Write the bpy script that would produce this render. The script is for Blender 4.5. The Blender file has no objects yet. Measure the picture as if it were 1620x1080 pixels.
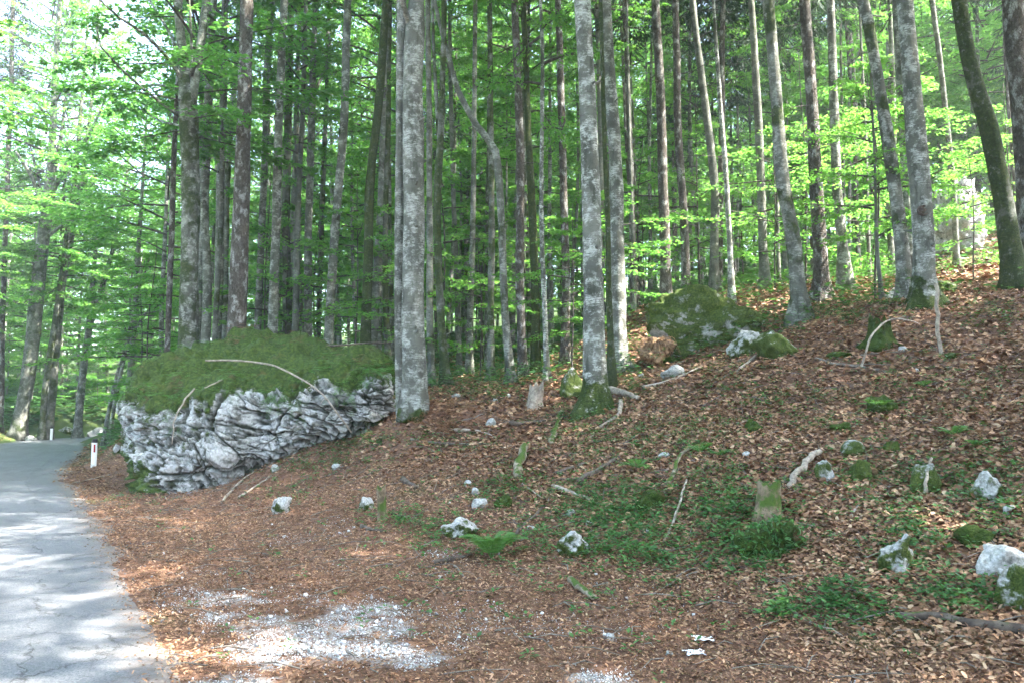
import bpy, math, random
import numpy as np
from mathutils import Vector

# ------------------------------------------------------------------ camera, sky, sun, exposure
FPX, CX, CY, HOR = 1300.0, 810.0, 540.0, 655.0      # focal length, centre and horizon of the 1620 x 1080 frame
PITCH = math.atan((HOR - CY) / FPX)
EYE = 1.6
SUN_AZ, SUN_EL = math.radians(107), math.radians(55)  # azimuth from the view axis towards the right-hand side
scene = bpy.context.scene
COL = scene.collection
cam_data = bpy.data.cameras.new('camera')
cam_data.sensor_width = 36.0
cam_data.lens = 36.0 * FPX / 1620.0
cam_data.clip_end = 2000.0
cam = bpy.data.objects.new('camera', cam_data)
cam.location = (0, 0, EYE)
cam.rotation_euler = (math.radians(90) + PITCH, 0, 0)
COL.objects.link(cam)
scene.camera = cam

world = bpy.data.worlds.new('World')
scene.world = world
world.use_nodes = True
wn = world.node_tree.nodes
sky = wn.new('ShaderNodeTexSky')
sky.sky_type = 'NISHITA'
sky.sun_disc = False
sky.sun_elevation = SUN_EL
sky.sun_rotation = SUN_AZ
sky.dust_density = 2.5
wn['Background'].inputs['Strength'].default_value = 0.15
world.node_tree.links.new(sky.outputs[0], wn['Background'].inputs['Color'])

sun_data = bpy.data.lights.new('sun', 'SUN')
sun_data.energy = 5.0
sun_data.angle = math.radians(0.55)
sun_data.color = (1.0, 0.94, 0.85)
sun = bpy.data.objects.new('sun', sun_data)
sd = Vector((math.sin(SUN_AZ) * math.cos(SUN_EL), math.cos(SUN_AZ) * math.cos(SUN_EL), math.sin(SUN_EL)))
sun.rotation_euler = sd.to_track_quat('Z', 'Y').to_euler()
sun.location = sd * 100
COL.objects.link(sun)

scene.view_settings.view_transform = 'Standard'
scene.view_settings.look = 'None'
scene.view_settings.gamma = 1.0
scene.view_settings.exposure = 3.42
scene.cycles.max_bounces = 6
scene.cycles.diffuse_bounces = 3
scene.cycles.glossy_bounces = 2
scene.cycles.transmission_bounces = 4
scene.cycles.transparent_max_bounces = 4
scene.cycles.caustics_reflective = False
scene.cycles.caustics_refractive = False
scene.cycles.sample_clamp_indirect = 6.0
scene.cycles.use_adaptive_sampling = True
scene.cycles.use_light_tree = False
scene.cycles.adaptive_threshold = 0.035

# ------------------------------------------------------------------ pixels to points
FWD = np.array([0, math.cos(PITCH), math.sin(PITCH)])
UPV = np.array([0, -math.sin(PITCH), math.cos(PITCH)])
RGT = np.array([1.0, 0, 0])
CAM = np.array([0, 0, EYE])


def ray(px, py):
    return FWD + (px - CX) / FPX * RGT + (CY - py) / FPX * UPV


def at(px, py, d):
    return CAM + d * ray(px, py)


def flat(px, py, z=0.0):
    r = ray(px, py)
    return CAM + r * (z - EYE) / r[2]


def project(p):
    v = np.asarray(p, float) - CAM
    d = v @ FWD
    return CX + FPX * (v @ RGT) / d, CY - FPX * (v @ UPV) / d, d


# ------------------------------------------------------------------ noise (vectorised)
def _hash(i, j, k, s):
    h = (i * 374761393 + j * 668265263 + k * 2147483647 + s * 974634777) & 0xFFFFFFFF
    h = ((h ^ (h >> 13)) * 1274126177) & 0xFFFFFFFF
    h = ((h ^ (h >> 16)) * 2246822519) & 0xFFFFFFFF
    return ((h ^ (h >> 15)) & 0xFFFFFF) / float(0xFFFFFF)


def vnoise(p, s=0):
    p = np.asarray(p, float)
    i = np.floor(p).astype(np.int64)
    f = p - i
    f = f * f * f * (f * (f * 6 - 15) + 10)
    r = 0
    for a in (0, 1):
        wx = f[:, 0] if a else 1 - f[:, 0]
        for b in (0, 1):
            wy = f[:, 1] if b else 1 - f[:, 1]
            for c in (0, 1):
                wz = f[:, 2] if c else 1 - f[:, 2]
                r = r + wx * wy * wz * _hash(i[:, 0] + a, i[:, 1] + b, i[:, 2] + c, s)
    return r * 2 - 1


def fbm(p, octv=4, s=0):
    p = np.asarray(p, float)
    r, a = 0, 1.0
    for o in range(octv):
        r = r + a * vnoise(p * 2 ** o + 17.3 * o, s + o)
        a *= 0.5
    return r


def worley(p, s=0, facets=False):
    """nearest and second nearest cell distance and a random value per cell"""
    i = np.floor(p).astype(np.int64)
    n = len(p)
    f1 = np.full(n, 9.0); f2 = np.full(n, 9.0); cid = np.zeros(n); tilt = np.zeros(n)
    for a in (-1, 0, 1):
        for b in (-1, 0, 1):
            for c in (-1, 0, 1):
                ci, cj, ck = i[:, 0] + a, i[:, 1] + b, i[:, 2] + c
                q = np.stack([ci + _hash(ci, cj, ck, s), cj + _hash(ci, cj, ck, s + 1), ck + _hash(ci, cj, ck, s + 2)], 1)
                d = np.linalg.norm(p - q, axis=1)
                h = _hash(ci, cj, ck, s + 3)
                near = d < f1
                f2 = np.where(near, f1, np.minimum(f2, d))
                cid = np.where(near, h, cid)
                if facets:
                    w = np.stack([_hash(ci, cj, ck, s + 4), _hash(ci, cj, ck, s + 5), _hash(ci, cj, ck, s + 6)], 1) - 0.5
                    tilt = np.where(near, ((p - q) * w).sum(1), tilt)
                f1 = np.where(near, d, f1)
    return (f1, f2, cid, tilt) if facets else (f1, f2, cid)


def smooth(a, b, x):
    t = np.clip((x - a) / (b - a), 0, 1)
    return t * t * (3 - 2 * t)


# ------------------------------------------------------------------ mesh helpers
def new_mesh(name, verts, faces, mat, smoothed=True):
    """faces: int array (n,3) or (n,4), or a list of such arrays"""
    if isinstance(faces, np.ndarray):
        faces = [faces]
    faces = [f for f in faces if len(f)]
    me = bpy.data.meshes.new(name)
    verts = np.asarray(verts, np.float32)
    me.vertices.add(len(verts))
    me.vertices.foreach_set('co', verts.ravel())
    nl = sum(f.size for f in faces)
    nf = sum(len(f) for f in faces)
    me.loops.add(nl)
    me.loops.foreach_set('vertex_index', np.concatenate([f.ravel() for f in faces]).astype(np.int32))
    me.polygons.add(nf)
    tot = np.concatenate([np.full(len(f), f.shape[1]) for f in faces]).astype(np.int32)
    me.polygons.foreach_set('loop_start', (np.cumsum(tot) - tot).astype(np.int32))
    me.polygons.foreach_set('use_smooth', np.full(nf, smoothed))
    me.update(calc_edges=True)
    me.validate()
    if mat:
        me.materials.append(mat)
    return me


def link(name, me, parent=None, loc=None):
    o = bpy.data.objects.new(name, me)
    COL.objects.link(o)
    if parent:
        o.parent = parent
    if loc is not None:
        o.location = loc
    return o


def empty(name, loc):
    o = bpy.data.objects.new(name, None)
    o.empty_display_size = 0.2
    o.location = loc
    COL.objects.link(o)
    return o


def tag(o, label, cat, group=None, kind=None):
    if label: o['label'] = label
    if cat: o['category'] = cat
    if group: o['group'] = group
    if kind: o['kind'] = kind
    return o


class MB:
    def __init__(self):
        self.v = []; self.q = []; self.t = []; self.n = 0

    def add(self, v, q=None, t=None):
        self.v.append(v)
        if q is not None and len(q): self.q.append(q + self.n)
        if t is not None and len(t): self.t.append(t + self.n)
        self.n += len(v)

    def mesh(self, name, mat, smoothed=True, origin=None):
        v = np.concatenate(self.v)
        if origin is not None: v = v - np.asarray(origin)
        f = []
        if self.q: f.append(np.concatenate(self.q))
        if self.t: f.append(np.concatenate(self.t))
        return new_mesh(name, v, f, mat, smoothed)


def resample(pts, step):
    """smooth (Catmull-Rom) path through pts [x y z r] at about the given step"""
    p = np.asarray(pts, float)
    if len(p) == 2:
        n = max(2, int(np.linalg.norm(p[1, :3] - p[0, :3]) / step) + 1)
        return p[0] + (p[1] - p[0]) * np.linspace(0, 1, n)[:, None]
    e = np.concatenate([[2 * p[0] - p[1]], p, [2 * p[-1] - p[-2]]])
    out = []
    for i in range(1, len(e) - 2):
        n = max(1, int(np.linalg.norm(e[i + 1, :3] - e[i, :3]) / step))
        t = np.linspace(0, 1, n, endpoint=False)[:, None]
        a, b, c, d = e[i - 1], e[i], e[i + 1], e[i + 2]
        out.append(0.5 * (2 * b + (c - a) * t + (2 * a - 5 * b + 4 * c - d) * t ** 2 + (3 * b - a - 3 * c + d) * t ** 3))
    out.append(p[-1:])
    out = np.concatenate(out)
    out[:, 3] = np.maximum(out[:, 3], 0.0015)
    return out


def tube(path, sides, lobes=None, rough=0.0, seed=0, cap=True):
    """path n x 4; returns verts, quads, tris"""
    p = path[:, :3]; r = path[:, 3]
    n = len(p)
    t = np.gradient(p, axis=0)
    t /= np.linalg.norm(t, axis=1)[:, None] + 1e-9
    ref = np.array([1.0, 0.13, 0.07]) if abs(t[:, 2]).mean() > 0.6 else np.array([0.05, 0.1, 1.0])
    a = np.cross(t, ref); a /= np.linalg.norm(a, axis=1)[:, None] + 1e-9
    b = np.cross(t, a)
    th = np.arange(sides) * 2 * math.pi / sides
    rr = np.repeat(r[:, None], sides, 1)
    if lobes is not None:
        ph = seed * 1.7
        rr = rr * (1 + lobes[:, None] * (0.55 * np.cos(4 * th + ph) + 0.45 * np.cos(7 * th + 2.1 * ph))[None, :])
    v = p[:, None, :] + rr[:, :, None] * (np.cos(th)[None, :, None] * a[:, None, :] + np.sin(th)[None, :, None] * b[:, None, :])
    v = v.reshape(-1, 3)
    if rough:
        rad = np.repeat(r, sides)
        cen = np.repeat(p, sides, 0)
        k = 1 + rough * fbm(v * np.array([1, 1, 0.45]) / max(r.max(), 0.02) * 0.9 + seed * 5.1, 3, seed)
        v = cen + (v - cen) * k[:, None]
    i = np.arange(n - 1)[:, None] * sides
    j = np.arange(sides)[None, :]
    j2 = (j + 1) % sides
    q = np.stack([i + j, i + j2, i + sides + j2, i + sides + j], -1).reshape(-1, 4)
    tr = np.zeros((0, 3), int)
    if cap:
        v = np.concatenate([v, p[:1], p[-1:]])
        jj = np.arange(sides); kk = (jj + 1) % sides
        c0 = np.stack([np.full(sides, n * sides), kk, jj], 1)
        o = (n - 1) * sides
        c1 = np.stack([np.full(sides, n * sides + 1), o + jj, o + kk], 1)
        tr = np.concatenate([c0, c1])
    return v, q, tr


def norm(v):
    return v / (np.linalg.norm(v, axis=-1, keepdims=True) + 1e-9)


def kites(pos, axis, nrm, length, width, fold=0.25):
    """leaf blades of four corners, folded along the midrib; returns verts, quads"""
    axis = norm(axis)
    side = norm(np.cross(nrm, axis))
    up = np.cross(axis, side)
    L = length[:, None]; W = width[:, None]
    base = pos
    tip = pos + axis * L
    m = pos + axis * L * 0.45 + up * L * fold
    v = np.stack([base, m + side * W * 0.5, tip, m - side * W * 0.5], 1).reshape(-1, 3)
    n = len(pos)
    q = np.arange(n * 4).reshape(-1, 4)
    return v, q


def leaves6(pos, axis, nrm, length, width, fold=0.2, curl=0.0):
    """oval blades of six corners, two quads folded along the midrib"""
    axis = norm(axis)
    side = norm(np.cross(nrm, axis))
    up = np.cross(axis, side)
    L = length[:, None]; W = width[:, None]
    c = np.asarray(curl).reshape(-1, 1) if np.ndim(curl) else curl
    def pt(a, b, h): return pos + axis * L * a + side * W * b + up * L * h
    v = np.stack([pt(0, 0, 0), pt(0.28, 0.48, fold), pt(0.7, 0.4, fold + c), pt(1, 0, c * 1.5), pt(0.7, -0.4, fold + c), pt(0.28, -0.48, fold)], 1).reshape(-1, 3)
    n = len(pos)
    o = np.arange(n)[:, None] * 6
    q = np.concatenate([o + np.array([[0, 1, 2, 3]]), o + np.array([[0, 3, 4, 5]])])
    return v, q


# ------------------------------------------------------------------ materials
def mat(name):
    m = bpy.data.materials.new(name)
    m.use_nodes = True
    m.node_tree.nodes.clear()
    return m, m.node_tree


class NT:
    def __init__(self, name):
        self.m, self.t = mat(name)
        self.n = self.t.nodes

    def node(self, typ, **kw):
        nd = self.n.new(typ)
        for k, v in kw.items():
            if hasattr(nd, k): setattr(nd, k, v)
        return nd

    def set(self, sock, val):
        if hasattr(val, 'is_output') or hasattr(val, 'links'):
            self.t.links.new(val, sock)
        else:
            sock.default_value = val

    def mix(self, fac, a, b, mode='MIX'):
        nd = self.n.new('ShaderNodeMix'); nd.data_type = 'RGBA'; nd.blend_type = mode
        self.set(nd.inputs[0], fac); self.set(nd.inputs[6], a); self.set(nd.inputs[7], b)
        return nd.outputs[2]

    def math(self, op, a, b=0.0, clamp=False):
        nd = self.n.new('ShaderNodeMath'); nd.operation = op; nd.use_clamp = clamp
        self.set(nd.inputs[0], a); self.set(nd.inputs[1], b)
        return nd.outputs[0]

    def step(self, x, a, b):
        nd = self.n.new('ShaderNodeMapRange'); nd.interpolation_type = 'SMOOTHSTEP'
        self.set(nd.inputs[0], x); nd.inputs[1].default_value = a; nd.inputs[2].default_value = b
        nd.inputs[3].default_value = 0; nd.inputs[4].default_value = 1
        return nd.outputs[0]

    def coords(self, kind='Object', scale=(1, 1, 1), jitter=False):
        tc = self.n.new('ShaderNodeTexCoord')
        mp = self.n.new('ShaderNodeMapping'); mp.inputs['Scale'].default_value = scale
        src = tc.outputs[kind]
        if jitter:
            oi = self.n.new('ShaderNodeObjectInfo')
            k = self.math('MULTIPLY', oi.outputs['Random'], 57.0)
            cb = self.n.new('ShaderNodeCombineXYZ')
            for s in range(3): self.set(cb.inputs[s], k)
            va = self.n.new('ShaderNodeVectorMath'); va.operation = 'ADD'
            self.set(va.inputs[0], src); self.set(va.inputs[1], cb.outputs[0])
            src = va.outputs[0]
        self.set(mp.inputs[0], src)
        return mp.outputs[0]

    def noise(self, vec, scale, detail=4, rough=0.55):
        nd = self.n.new('ShaderNodeTexNoise')
        self.set(nd.inputs['Vector'], vec); nd.inputs['Scale'].default_value = scale
        nd.inputs['Detail'].default_value = detail; nd.inputs['Roughness'].default_value = rough
        return nd.outputs['Fac']

    def voronoi(self, vec, scale, feature='F1', out='Distance', rand=1.0):
        nd = self.n.new('ShaderNodeTexVoronoi'); nd.feature = feature
        self.set(nd.inputs['Vector'], vec); nd.inputs['Scale'].default_value = scale
        nd.inputs['Randomness'].default_value = rand
        return nd.outputs[out]

    def ramp(self, fac, stops):
        nd = self.n.new('ShaderNodeValToRGB')
        self.set(nd.inputs[0], fac)
        el = nd.color_ramp.elements
        while len(el) < len(stops): el.new(0.5)
        for e, (p, c) in zip(el, stops):
            e.position = p; e.color = (*c, 1)
        return nd.outputs[0]

    def prop(self, name):
        nd = self.n.new('ShaderNodeAttribute'); nd.attribute_type = 'OBJECT'; nd.attribute_name = name
        return nd.outputs['Fac']

    def bump(self, h, strength=0.5, dist=0.02):
        nd = self.n.new('ShaderNodeBump')
        self.set(nd.inputs['Height'], h); nd.inputs['Strength'].default_value = strength; nd.inputs['Distance'].default_value = dist
        return nd.outputs[0]

    def finish(self, col, rough=0.85, normal=None, spec=0.3):
        b = self.n.new('ShaderNodeBsdfPrincipled')
        self.set(b.inputs['Base Color'], col); self.set(b.inputs['Roughness'], rough)
        b.inputs['Specular IOR Level'].default_value = spec
        if normal is not None: self.set(b.inputs['Normal'], normal)
        o = self.n.new('ShaderNodeOutputMaterial')
        self.t.links.new(b.outputs[0], o.inputs[0])
        return self.m


def rgb(*c): return (*c, 1)


def leaf_material(name, stops, trans, tmix=0.45):
    t = NT(name)
    g = t.node('ShaderNodeNewGeometry')
    oi = t.node('ShaderNodeObjectInfo')
    k = t.math('ADD', t.math('MULTIPLY', g.outputs['Random Per Island'], 0.75), t.math('MULTIPLY', oi.outputs['Random'], 0.25))
    c = t.ramp(k, stops)
    tc = t.mix(1.0, c, rgb(*trans), 'MULTIPLY')
    b = t.node('ShaderNodeBsdfPrincipled')
    t.set(b.inputs['Base Color'], c); b.inputs['Roughness'].default_value = 0.5; b.inputs['Specular IOR Level'].default_value = 0.3
    tr = t.node('ShaderNodeBsdfTranslucent'); t.set(tr.inputs['Color'], tc)
    ms = t.node('ShaderNodeMixShader'); ms.inputs[0].default_value = tmix
    t.t.links.new(b.outputs[0], ms.inputs[1]); t.t.links.new(tr.outputs[0], ms.inputs[2])
    o = t.node('ShaderNodeOutputMaterial'); t.t.links.new(ms.outputs[0], o.inputs[0])
    return t.m


M = {}
M['leaf'] = leaf_material('beech_leaf', [(0, (0.034, 0.088, 0.021)), (0.5, (0.054, 0.125, 0.027)), (1, (0.088, 0.160, 0.033))], (3.05, 3.4, 2.5), 0.54)
M['herb'] = leaf_material('herb_leaf', [(0, (0.022, 0.075, 0.022)), (0.6, (0.05, 0.13, 0.035)), (1, (0.09, 0.19, 0.05))], (1.7, 1.8, 1.2), 0.3)
M['fern'] = leaf_material('fern_leaf', [(0, (0.05, 0.13, 0.03)), (1, (0.10, 0.20, 0.05))], (1.7, 1.8, 1.2), 0.35)
M['needle'] = leaf_material('spruce_needle', [(0, (0.016, 0.045, 0.022)), (1, (0.035, 0.075, 0.035))], (1.3, 1.4, 1.0), 0.15)
M['dry'] = leaf_material('dry_leaf', [(0, (0.10, 0.05, 0.025)), (1, (0.28, 0.15, 0.08))], (1.2, 1.1, 0.9), 0.2)


def litter_material():
    t = NT('leaf_litter')
    g = t.node('ShaderNodeNewGeometry')
    c = t.ramp(g.outputs['Random Per Island'], [(0, (0.060, 0.032, 0.018)), (0.25, (0.145, 0.074, 0.040)), (0.6, (0.285, 0.156, 0.086)), (0.9, (0.39, 0.24, 0.145)), (1, (0.47, 0.33, 0.21))])
    v = t.coords('Object')
    n = t.noise(v, 0.6, 3)
    c = t.mix(t.step(n, 0.38, 0.6), t.mix(1.0, c, rgb(0.74, 0.70, 0.67), 'MULTIPLY'), c)
    c = t.mix(t.math('MULTIPLY', t.step(t.noise(v, 1.7, 4), 0.56, 0.7), 0.45), c, rgb(0.10, 0.062, 0.038))
    return t.finish(c, 0.6, None, 0.25)


def ground_material():
    t = NT('forest_soil')
    v = t.coords('Object')
    n = t.noise(v, 9, 6); n2 = t.noise(v, 0.55, 4); n3 = t.noise(v, 40, 3)
    c = t.ramp(n, [(0.25, (0.05, 0.028, 0.018)), (0.5, (0.12, 0.065, 0.042)), (0.8, (0.22, 0.13, 0.085))])
    c = t.mix(t.step(n3, 0.55, 0.75), c, rgb(0.26, 0.16, 0.11))
    g = t.mix(n, rgb(0.02, 0.05, 0.012), rgb(0.06, 0.11, 0.03))
    c = t.mix(t.math('MULTIPLY', t.step(n2, 0.58, 0.75), 0.55), c, g)
    he = t.node('ShaderNodeAttribute'); he.attribute_name = 'herby'
    hm = t.step(t.math('ADD', he.outputs['Fac'], t.math('MULTIPLY', t.math('SUBTRACT', t.noise(v, 0.9, 6, 0.7), 0.5), 1.2)), 0.4, 0.7)
    c = t.mix(t.math('MULTIPLY', hm, 0.85), c, g)
    ga = t.node('ShaderNodeAttribute'); ga.attribute_name = 'grit'
    gm = t.step(t.math('ADD', ga.outputs['Fac'], t.math('MULTIPLY', t.math('SUBTRACT', t.noise(v, 5, 8, 0.75), 0.5), 2.4)), 0.75, 1.15)
    c = t.mix(t.math('MULTIPLY', gm, 0.6), c, t.mix(n3, rgb(0.18, 0.165, 0.15), rgb(0.42, 0.41, 0.40)))
    return t.finish(c, 0.95, t.bump(n, 0.7, 0.04), 0.1)


def rock_material(name='limestone', scale=1.0, upw=0.42, off=0.75):
    t = NT(name)
    v = t.coords('Object', jitter=True)
    g = t.node('ShaderNodeNewGeometry')
    n = t.noise(v, 3.2 * scale, 8, 0.65); n2 = t.noise(v, 14 * scale, 6, 0.6); n3 = t.noise(v, 1.1 * scale, 4)
    c = t.ramp(n2, [(0.25, (0.15, 0.15, 0.14)), (0.5, (0.30, 0.30, 0.285)), (0.75, (0.47, 0.47, 0.45))])
    lich = t.step(n, 0.55, 0.68)
    c = t.mix(t.math('MULTIPLY', lich, 0.75), c, rgb(0.06, 0.062, 0.055))
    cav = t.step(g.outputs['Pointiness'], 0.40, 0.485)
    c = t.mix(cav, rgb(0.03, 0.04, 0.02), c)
    ns = t.node('ShaderNodeSeparateXYZ'); t.set(ns.inputs[0], g.outputs['Normal'])
    m = t.math('ADD', t.math('MULTIPLY', ns.outputs[2], upw), t.math('MULTIPLY', t.math('SUBTRACT', t.noise(v, 2.3 * scale, 6, 0.6), 0.5), 1.7))
    m = t.math('ADD', m, t.math('SUBTRACT', t.prop('moss'), off))
    m = t.math('ADD', m, t.math('MULTIPLY', t.math('SUBTRACT', t.noise(v, 22 * scale, 5, 0.7), 0.5), 0.5))
    m = t.step(m, -0.10, 0.16)
    mc = t.ramp(t.noise(v, 26 * scale, 4), [(0.25, (0.014, 0.026, 0.006)), (0.5, (0.050, 0.076, 0.015)), (0.75, (0.105, 0.125, 0.028))])
    c = t.mix(m, c, mc)
    h = t.math('ADD', t.math('MULTIPLY', n2, 0.5), t.math('MULTIPLY', t.math('MULTIPLY', m, t.noise(v, 60 * scale, 3)), 0.8))
    return t.finish(c, 0.9, t.bump(h, 0.8, 0.03), 0.2)


def moss_material():
    t = NT('moss')
    v = t.coords('Object', jitter=True)
    n = t.noise(v, 9, 6); n2 = t.noise(v, 70, 3)
    c = t.ramp(n, [(0.25, (0.012, 0.024, 0.006)), (0.5, (0.040, 0.064, 0.014)), (0.8, (0.088, 0.108, 0.026))])
    c = t.mix(t.step(t.noise(v, 4, 4), 0.58, 0.7), c, rgb(0.12, 0.07, 0.04))
    return t.finish(c, 0.95, t.bump(t.math('ADD', n2, n), 1.0, 0.03), 0.1)


def beech_bark():
    t = NT('beech_bark')
    v = t.coords('Object', jitter=True)
    vs = t.coords('Object', (1, 1, 6.0), jitter=True)       # streaks that run round the trunk
    tc = t.node('ShaderNodeTexCoord')
    sep = t.node('ShaderNodeSeparateXYZ'); t.set(sep.inputs[0], tc.outputs['Object'])
    oi = t.node('ShaderNodeObjectInfo')
    n = t.noise(v, 2.6, 6, 0.62); st = t.noise(vs, 7, 5, 0.7); fine = t.noise(v, 45, 4)
    c = t.ramp(t.noise(v, 1.3, 4), [(0.25, (0.050, 0.053, 0.042)), (0.5, (0.105, 0.108, 0.090)), (0.75, (0.185, 0.188, 0.160))])
    vl = t.coords('Object', (1, 1, 0.16), jitter=True)
    c = t.mix(t.math('MULTIPLY', t.step(t.noise(vl, 5.5, 6, 0.65), 0.52, 0.66), 0.75), c, rgb(0.040, 0.046, 0.032))
    lich = t.math('MULTIPLY', t.step(t.noise(v, 4.1, 8, 0.72), 0.455, 0.61), t.step(t.noise(vs, 9, 7, 0.75), 0.36, 0.58))
    vb = t.coords('Object', (1, 1, 15.0), jitter=True)
    bands = t.math('MULTIPLY', t.step(t.noise(vb, 4.5, 4, 0.6), 0.57, 0.66), 0.6)
    c = t.mix(t.math('MULTIPLY', lich, t.prop('pale')), c, rgb(0.43, 0.445, 0.41))
    c = t.mix(bands, c, rgb(0.05, 0.05, 0.044))
    c = t.mix(t.math('MULTIPLY', t.step(st, 0.60, 0.70), 0.7), c, rgb(0.055, 0.055, 0.05))
    c = t.mix(t.math('MULTIPLY', t.step(t.noise(v, 5, 5, 0.65), 0.62, 0.7), 0.7), c, rgb(0.05, 0.052, 0.045))
    mm = t.math('SUBTRACT', t.math('ADD', t.prop('moss_height'), t.math('MULTIPLY', t.math('SUBTRACT', n, 0.5), 1.6)), sep.outputs[2])
    mg = t.math('ADD', t.math('MULTIPLY', t.math('SUBTRACT', t.noise(v, 1.7, 5, 0.6), 0.5), 2.6), t.math('SUBTRACT', t.prop('moss'), 0.62))
    m = t.math('MAXIMUM', t.step(mm, -0.02, 0.12), t.math('MULTIPLY', t.step(mg, -0.05, 0.25), 0.9))
    mc = t.ramp(t.math('ADD', t.math('MULTIPLY', t.noise(v, 24, 4), 0.5), t.math('MULTIPLY', t.noise(v, 5, 5, 0.7), 0.5)), [(0.32, (0.010, 0.018, 0.005)), (0.5, (0.030, 0.048, 0.011)), (0.62, (0.060, 0.078, 0.019)), (0.75, (0.075, 0.065, 0.032))])
    m = t.math('MULTIPLY', m, t.step(t.noise(v, 9, 6, 0.7), 0.30, 0.46))
    c = t.mix(m, c, mc)
    h = t.math('ADD', t.math('MULTIPLY', st, 0.7), t.math('MULTIPLY', fine, 0.5))
    h = t.math('ADD', h, t.math('MULTIPLY', m, t.noise(v, 60, 3)))
    return t.finish(c, 0.88, t.bump(h, 0.8, 0.03), 0.15)


def spruce_bark():
    t = NT('spruce_bark')
    v = t.coords('Object', (1, 1, 0.6), jitter=True)
    e = t.voronoi(v, 26, 'DISTANCE_TO_EDGE')
    cw = t.node('ShaderNodeRGBToBW'); t.set(cw.inputs[0], t.voronoi(v, 26, 'F1', 'Color')); cell = cw.outputs[0]
    n = t.noise(v, 3, 5)
    c = t.mix(0.5, t.ramp(n, [(0.3, (0.060, 0.052, 0.042)), (0.7, (0.155, 0.140, 0.118))]), t.mix(1.0, cell, rgb(0.17, 0.155, 0.135), 'MULTIPLY'))
    c = t.mix(t.step(t.noise(v, 6, 5), 0.5, 0.66), c, rgb(0.34, 0.34, 0.33))
    c = t.mix(t.step(e, 0.0, 0.07), rgb(0.045, 0.035, 0.03), c)
    return t.finish(c, 0.9, t.bump(t.math('ADD', t.step(e, 0, 0.2), t.math('MULTIPLY', n, 0.5)), 0.8, 0.025), 0.15)


def wood_material(name, a, b, moss):
    t = NT(name)
    v = t.coords('Object', jitter=True)
    n = t.noise(v, 12, 6); n2 = t.noise(v, 50, 4)
    c = t.mix(t.step(n, 0.35, 0.65), rgb(*a), rgb(*b))
    c = t.mix(t.step(n2, 0.58, 0.68), c, rgb(a[0] * 0.4, a[1] * 0.4, a[2] * 0.4))
    g = t.node('ShaderNodeNewGeometry')
    ns = t.node('ShaderNodeSeparateXYZ'); t.set(ns.inputs[0], g.outputs['Normal'])
    m = t.math('ADD', t.math('MULTIPLY', ns.outputs[2], 0.3), t.math('ADD', t.math('MULTIPLY', t.math('SUBTRACT', t.noise(v, 5, 5), 0.5), 1.6), moss - 0.75))
    c = t.mix(t.step(m, -0.05, 0.12), c, t.mix(n2, rgb(0.02, 0.045, 0.008), rgb(0.08, 0.12, 0.02)))
    return t.finish(c, 0.85, t.bump(t.math('ADD', n, n2), 0.6, 0.01), 0.2)


def plain(name, c, rough=0.5, spec=0.4, var=0.15):
    t = NT(name)
    v = t.coords('Object')
    n = t.noise(v, 18, 4)
    col = t.mix(n, rgb(*[x * (1 - var) for x in c]), rgb(*[min(1, x * (1 + var)) for x in c]))
    return t.finish(col, rough, None, spec)


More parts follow.
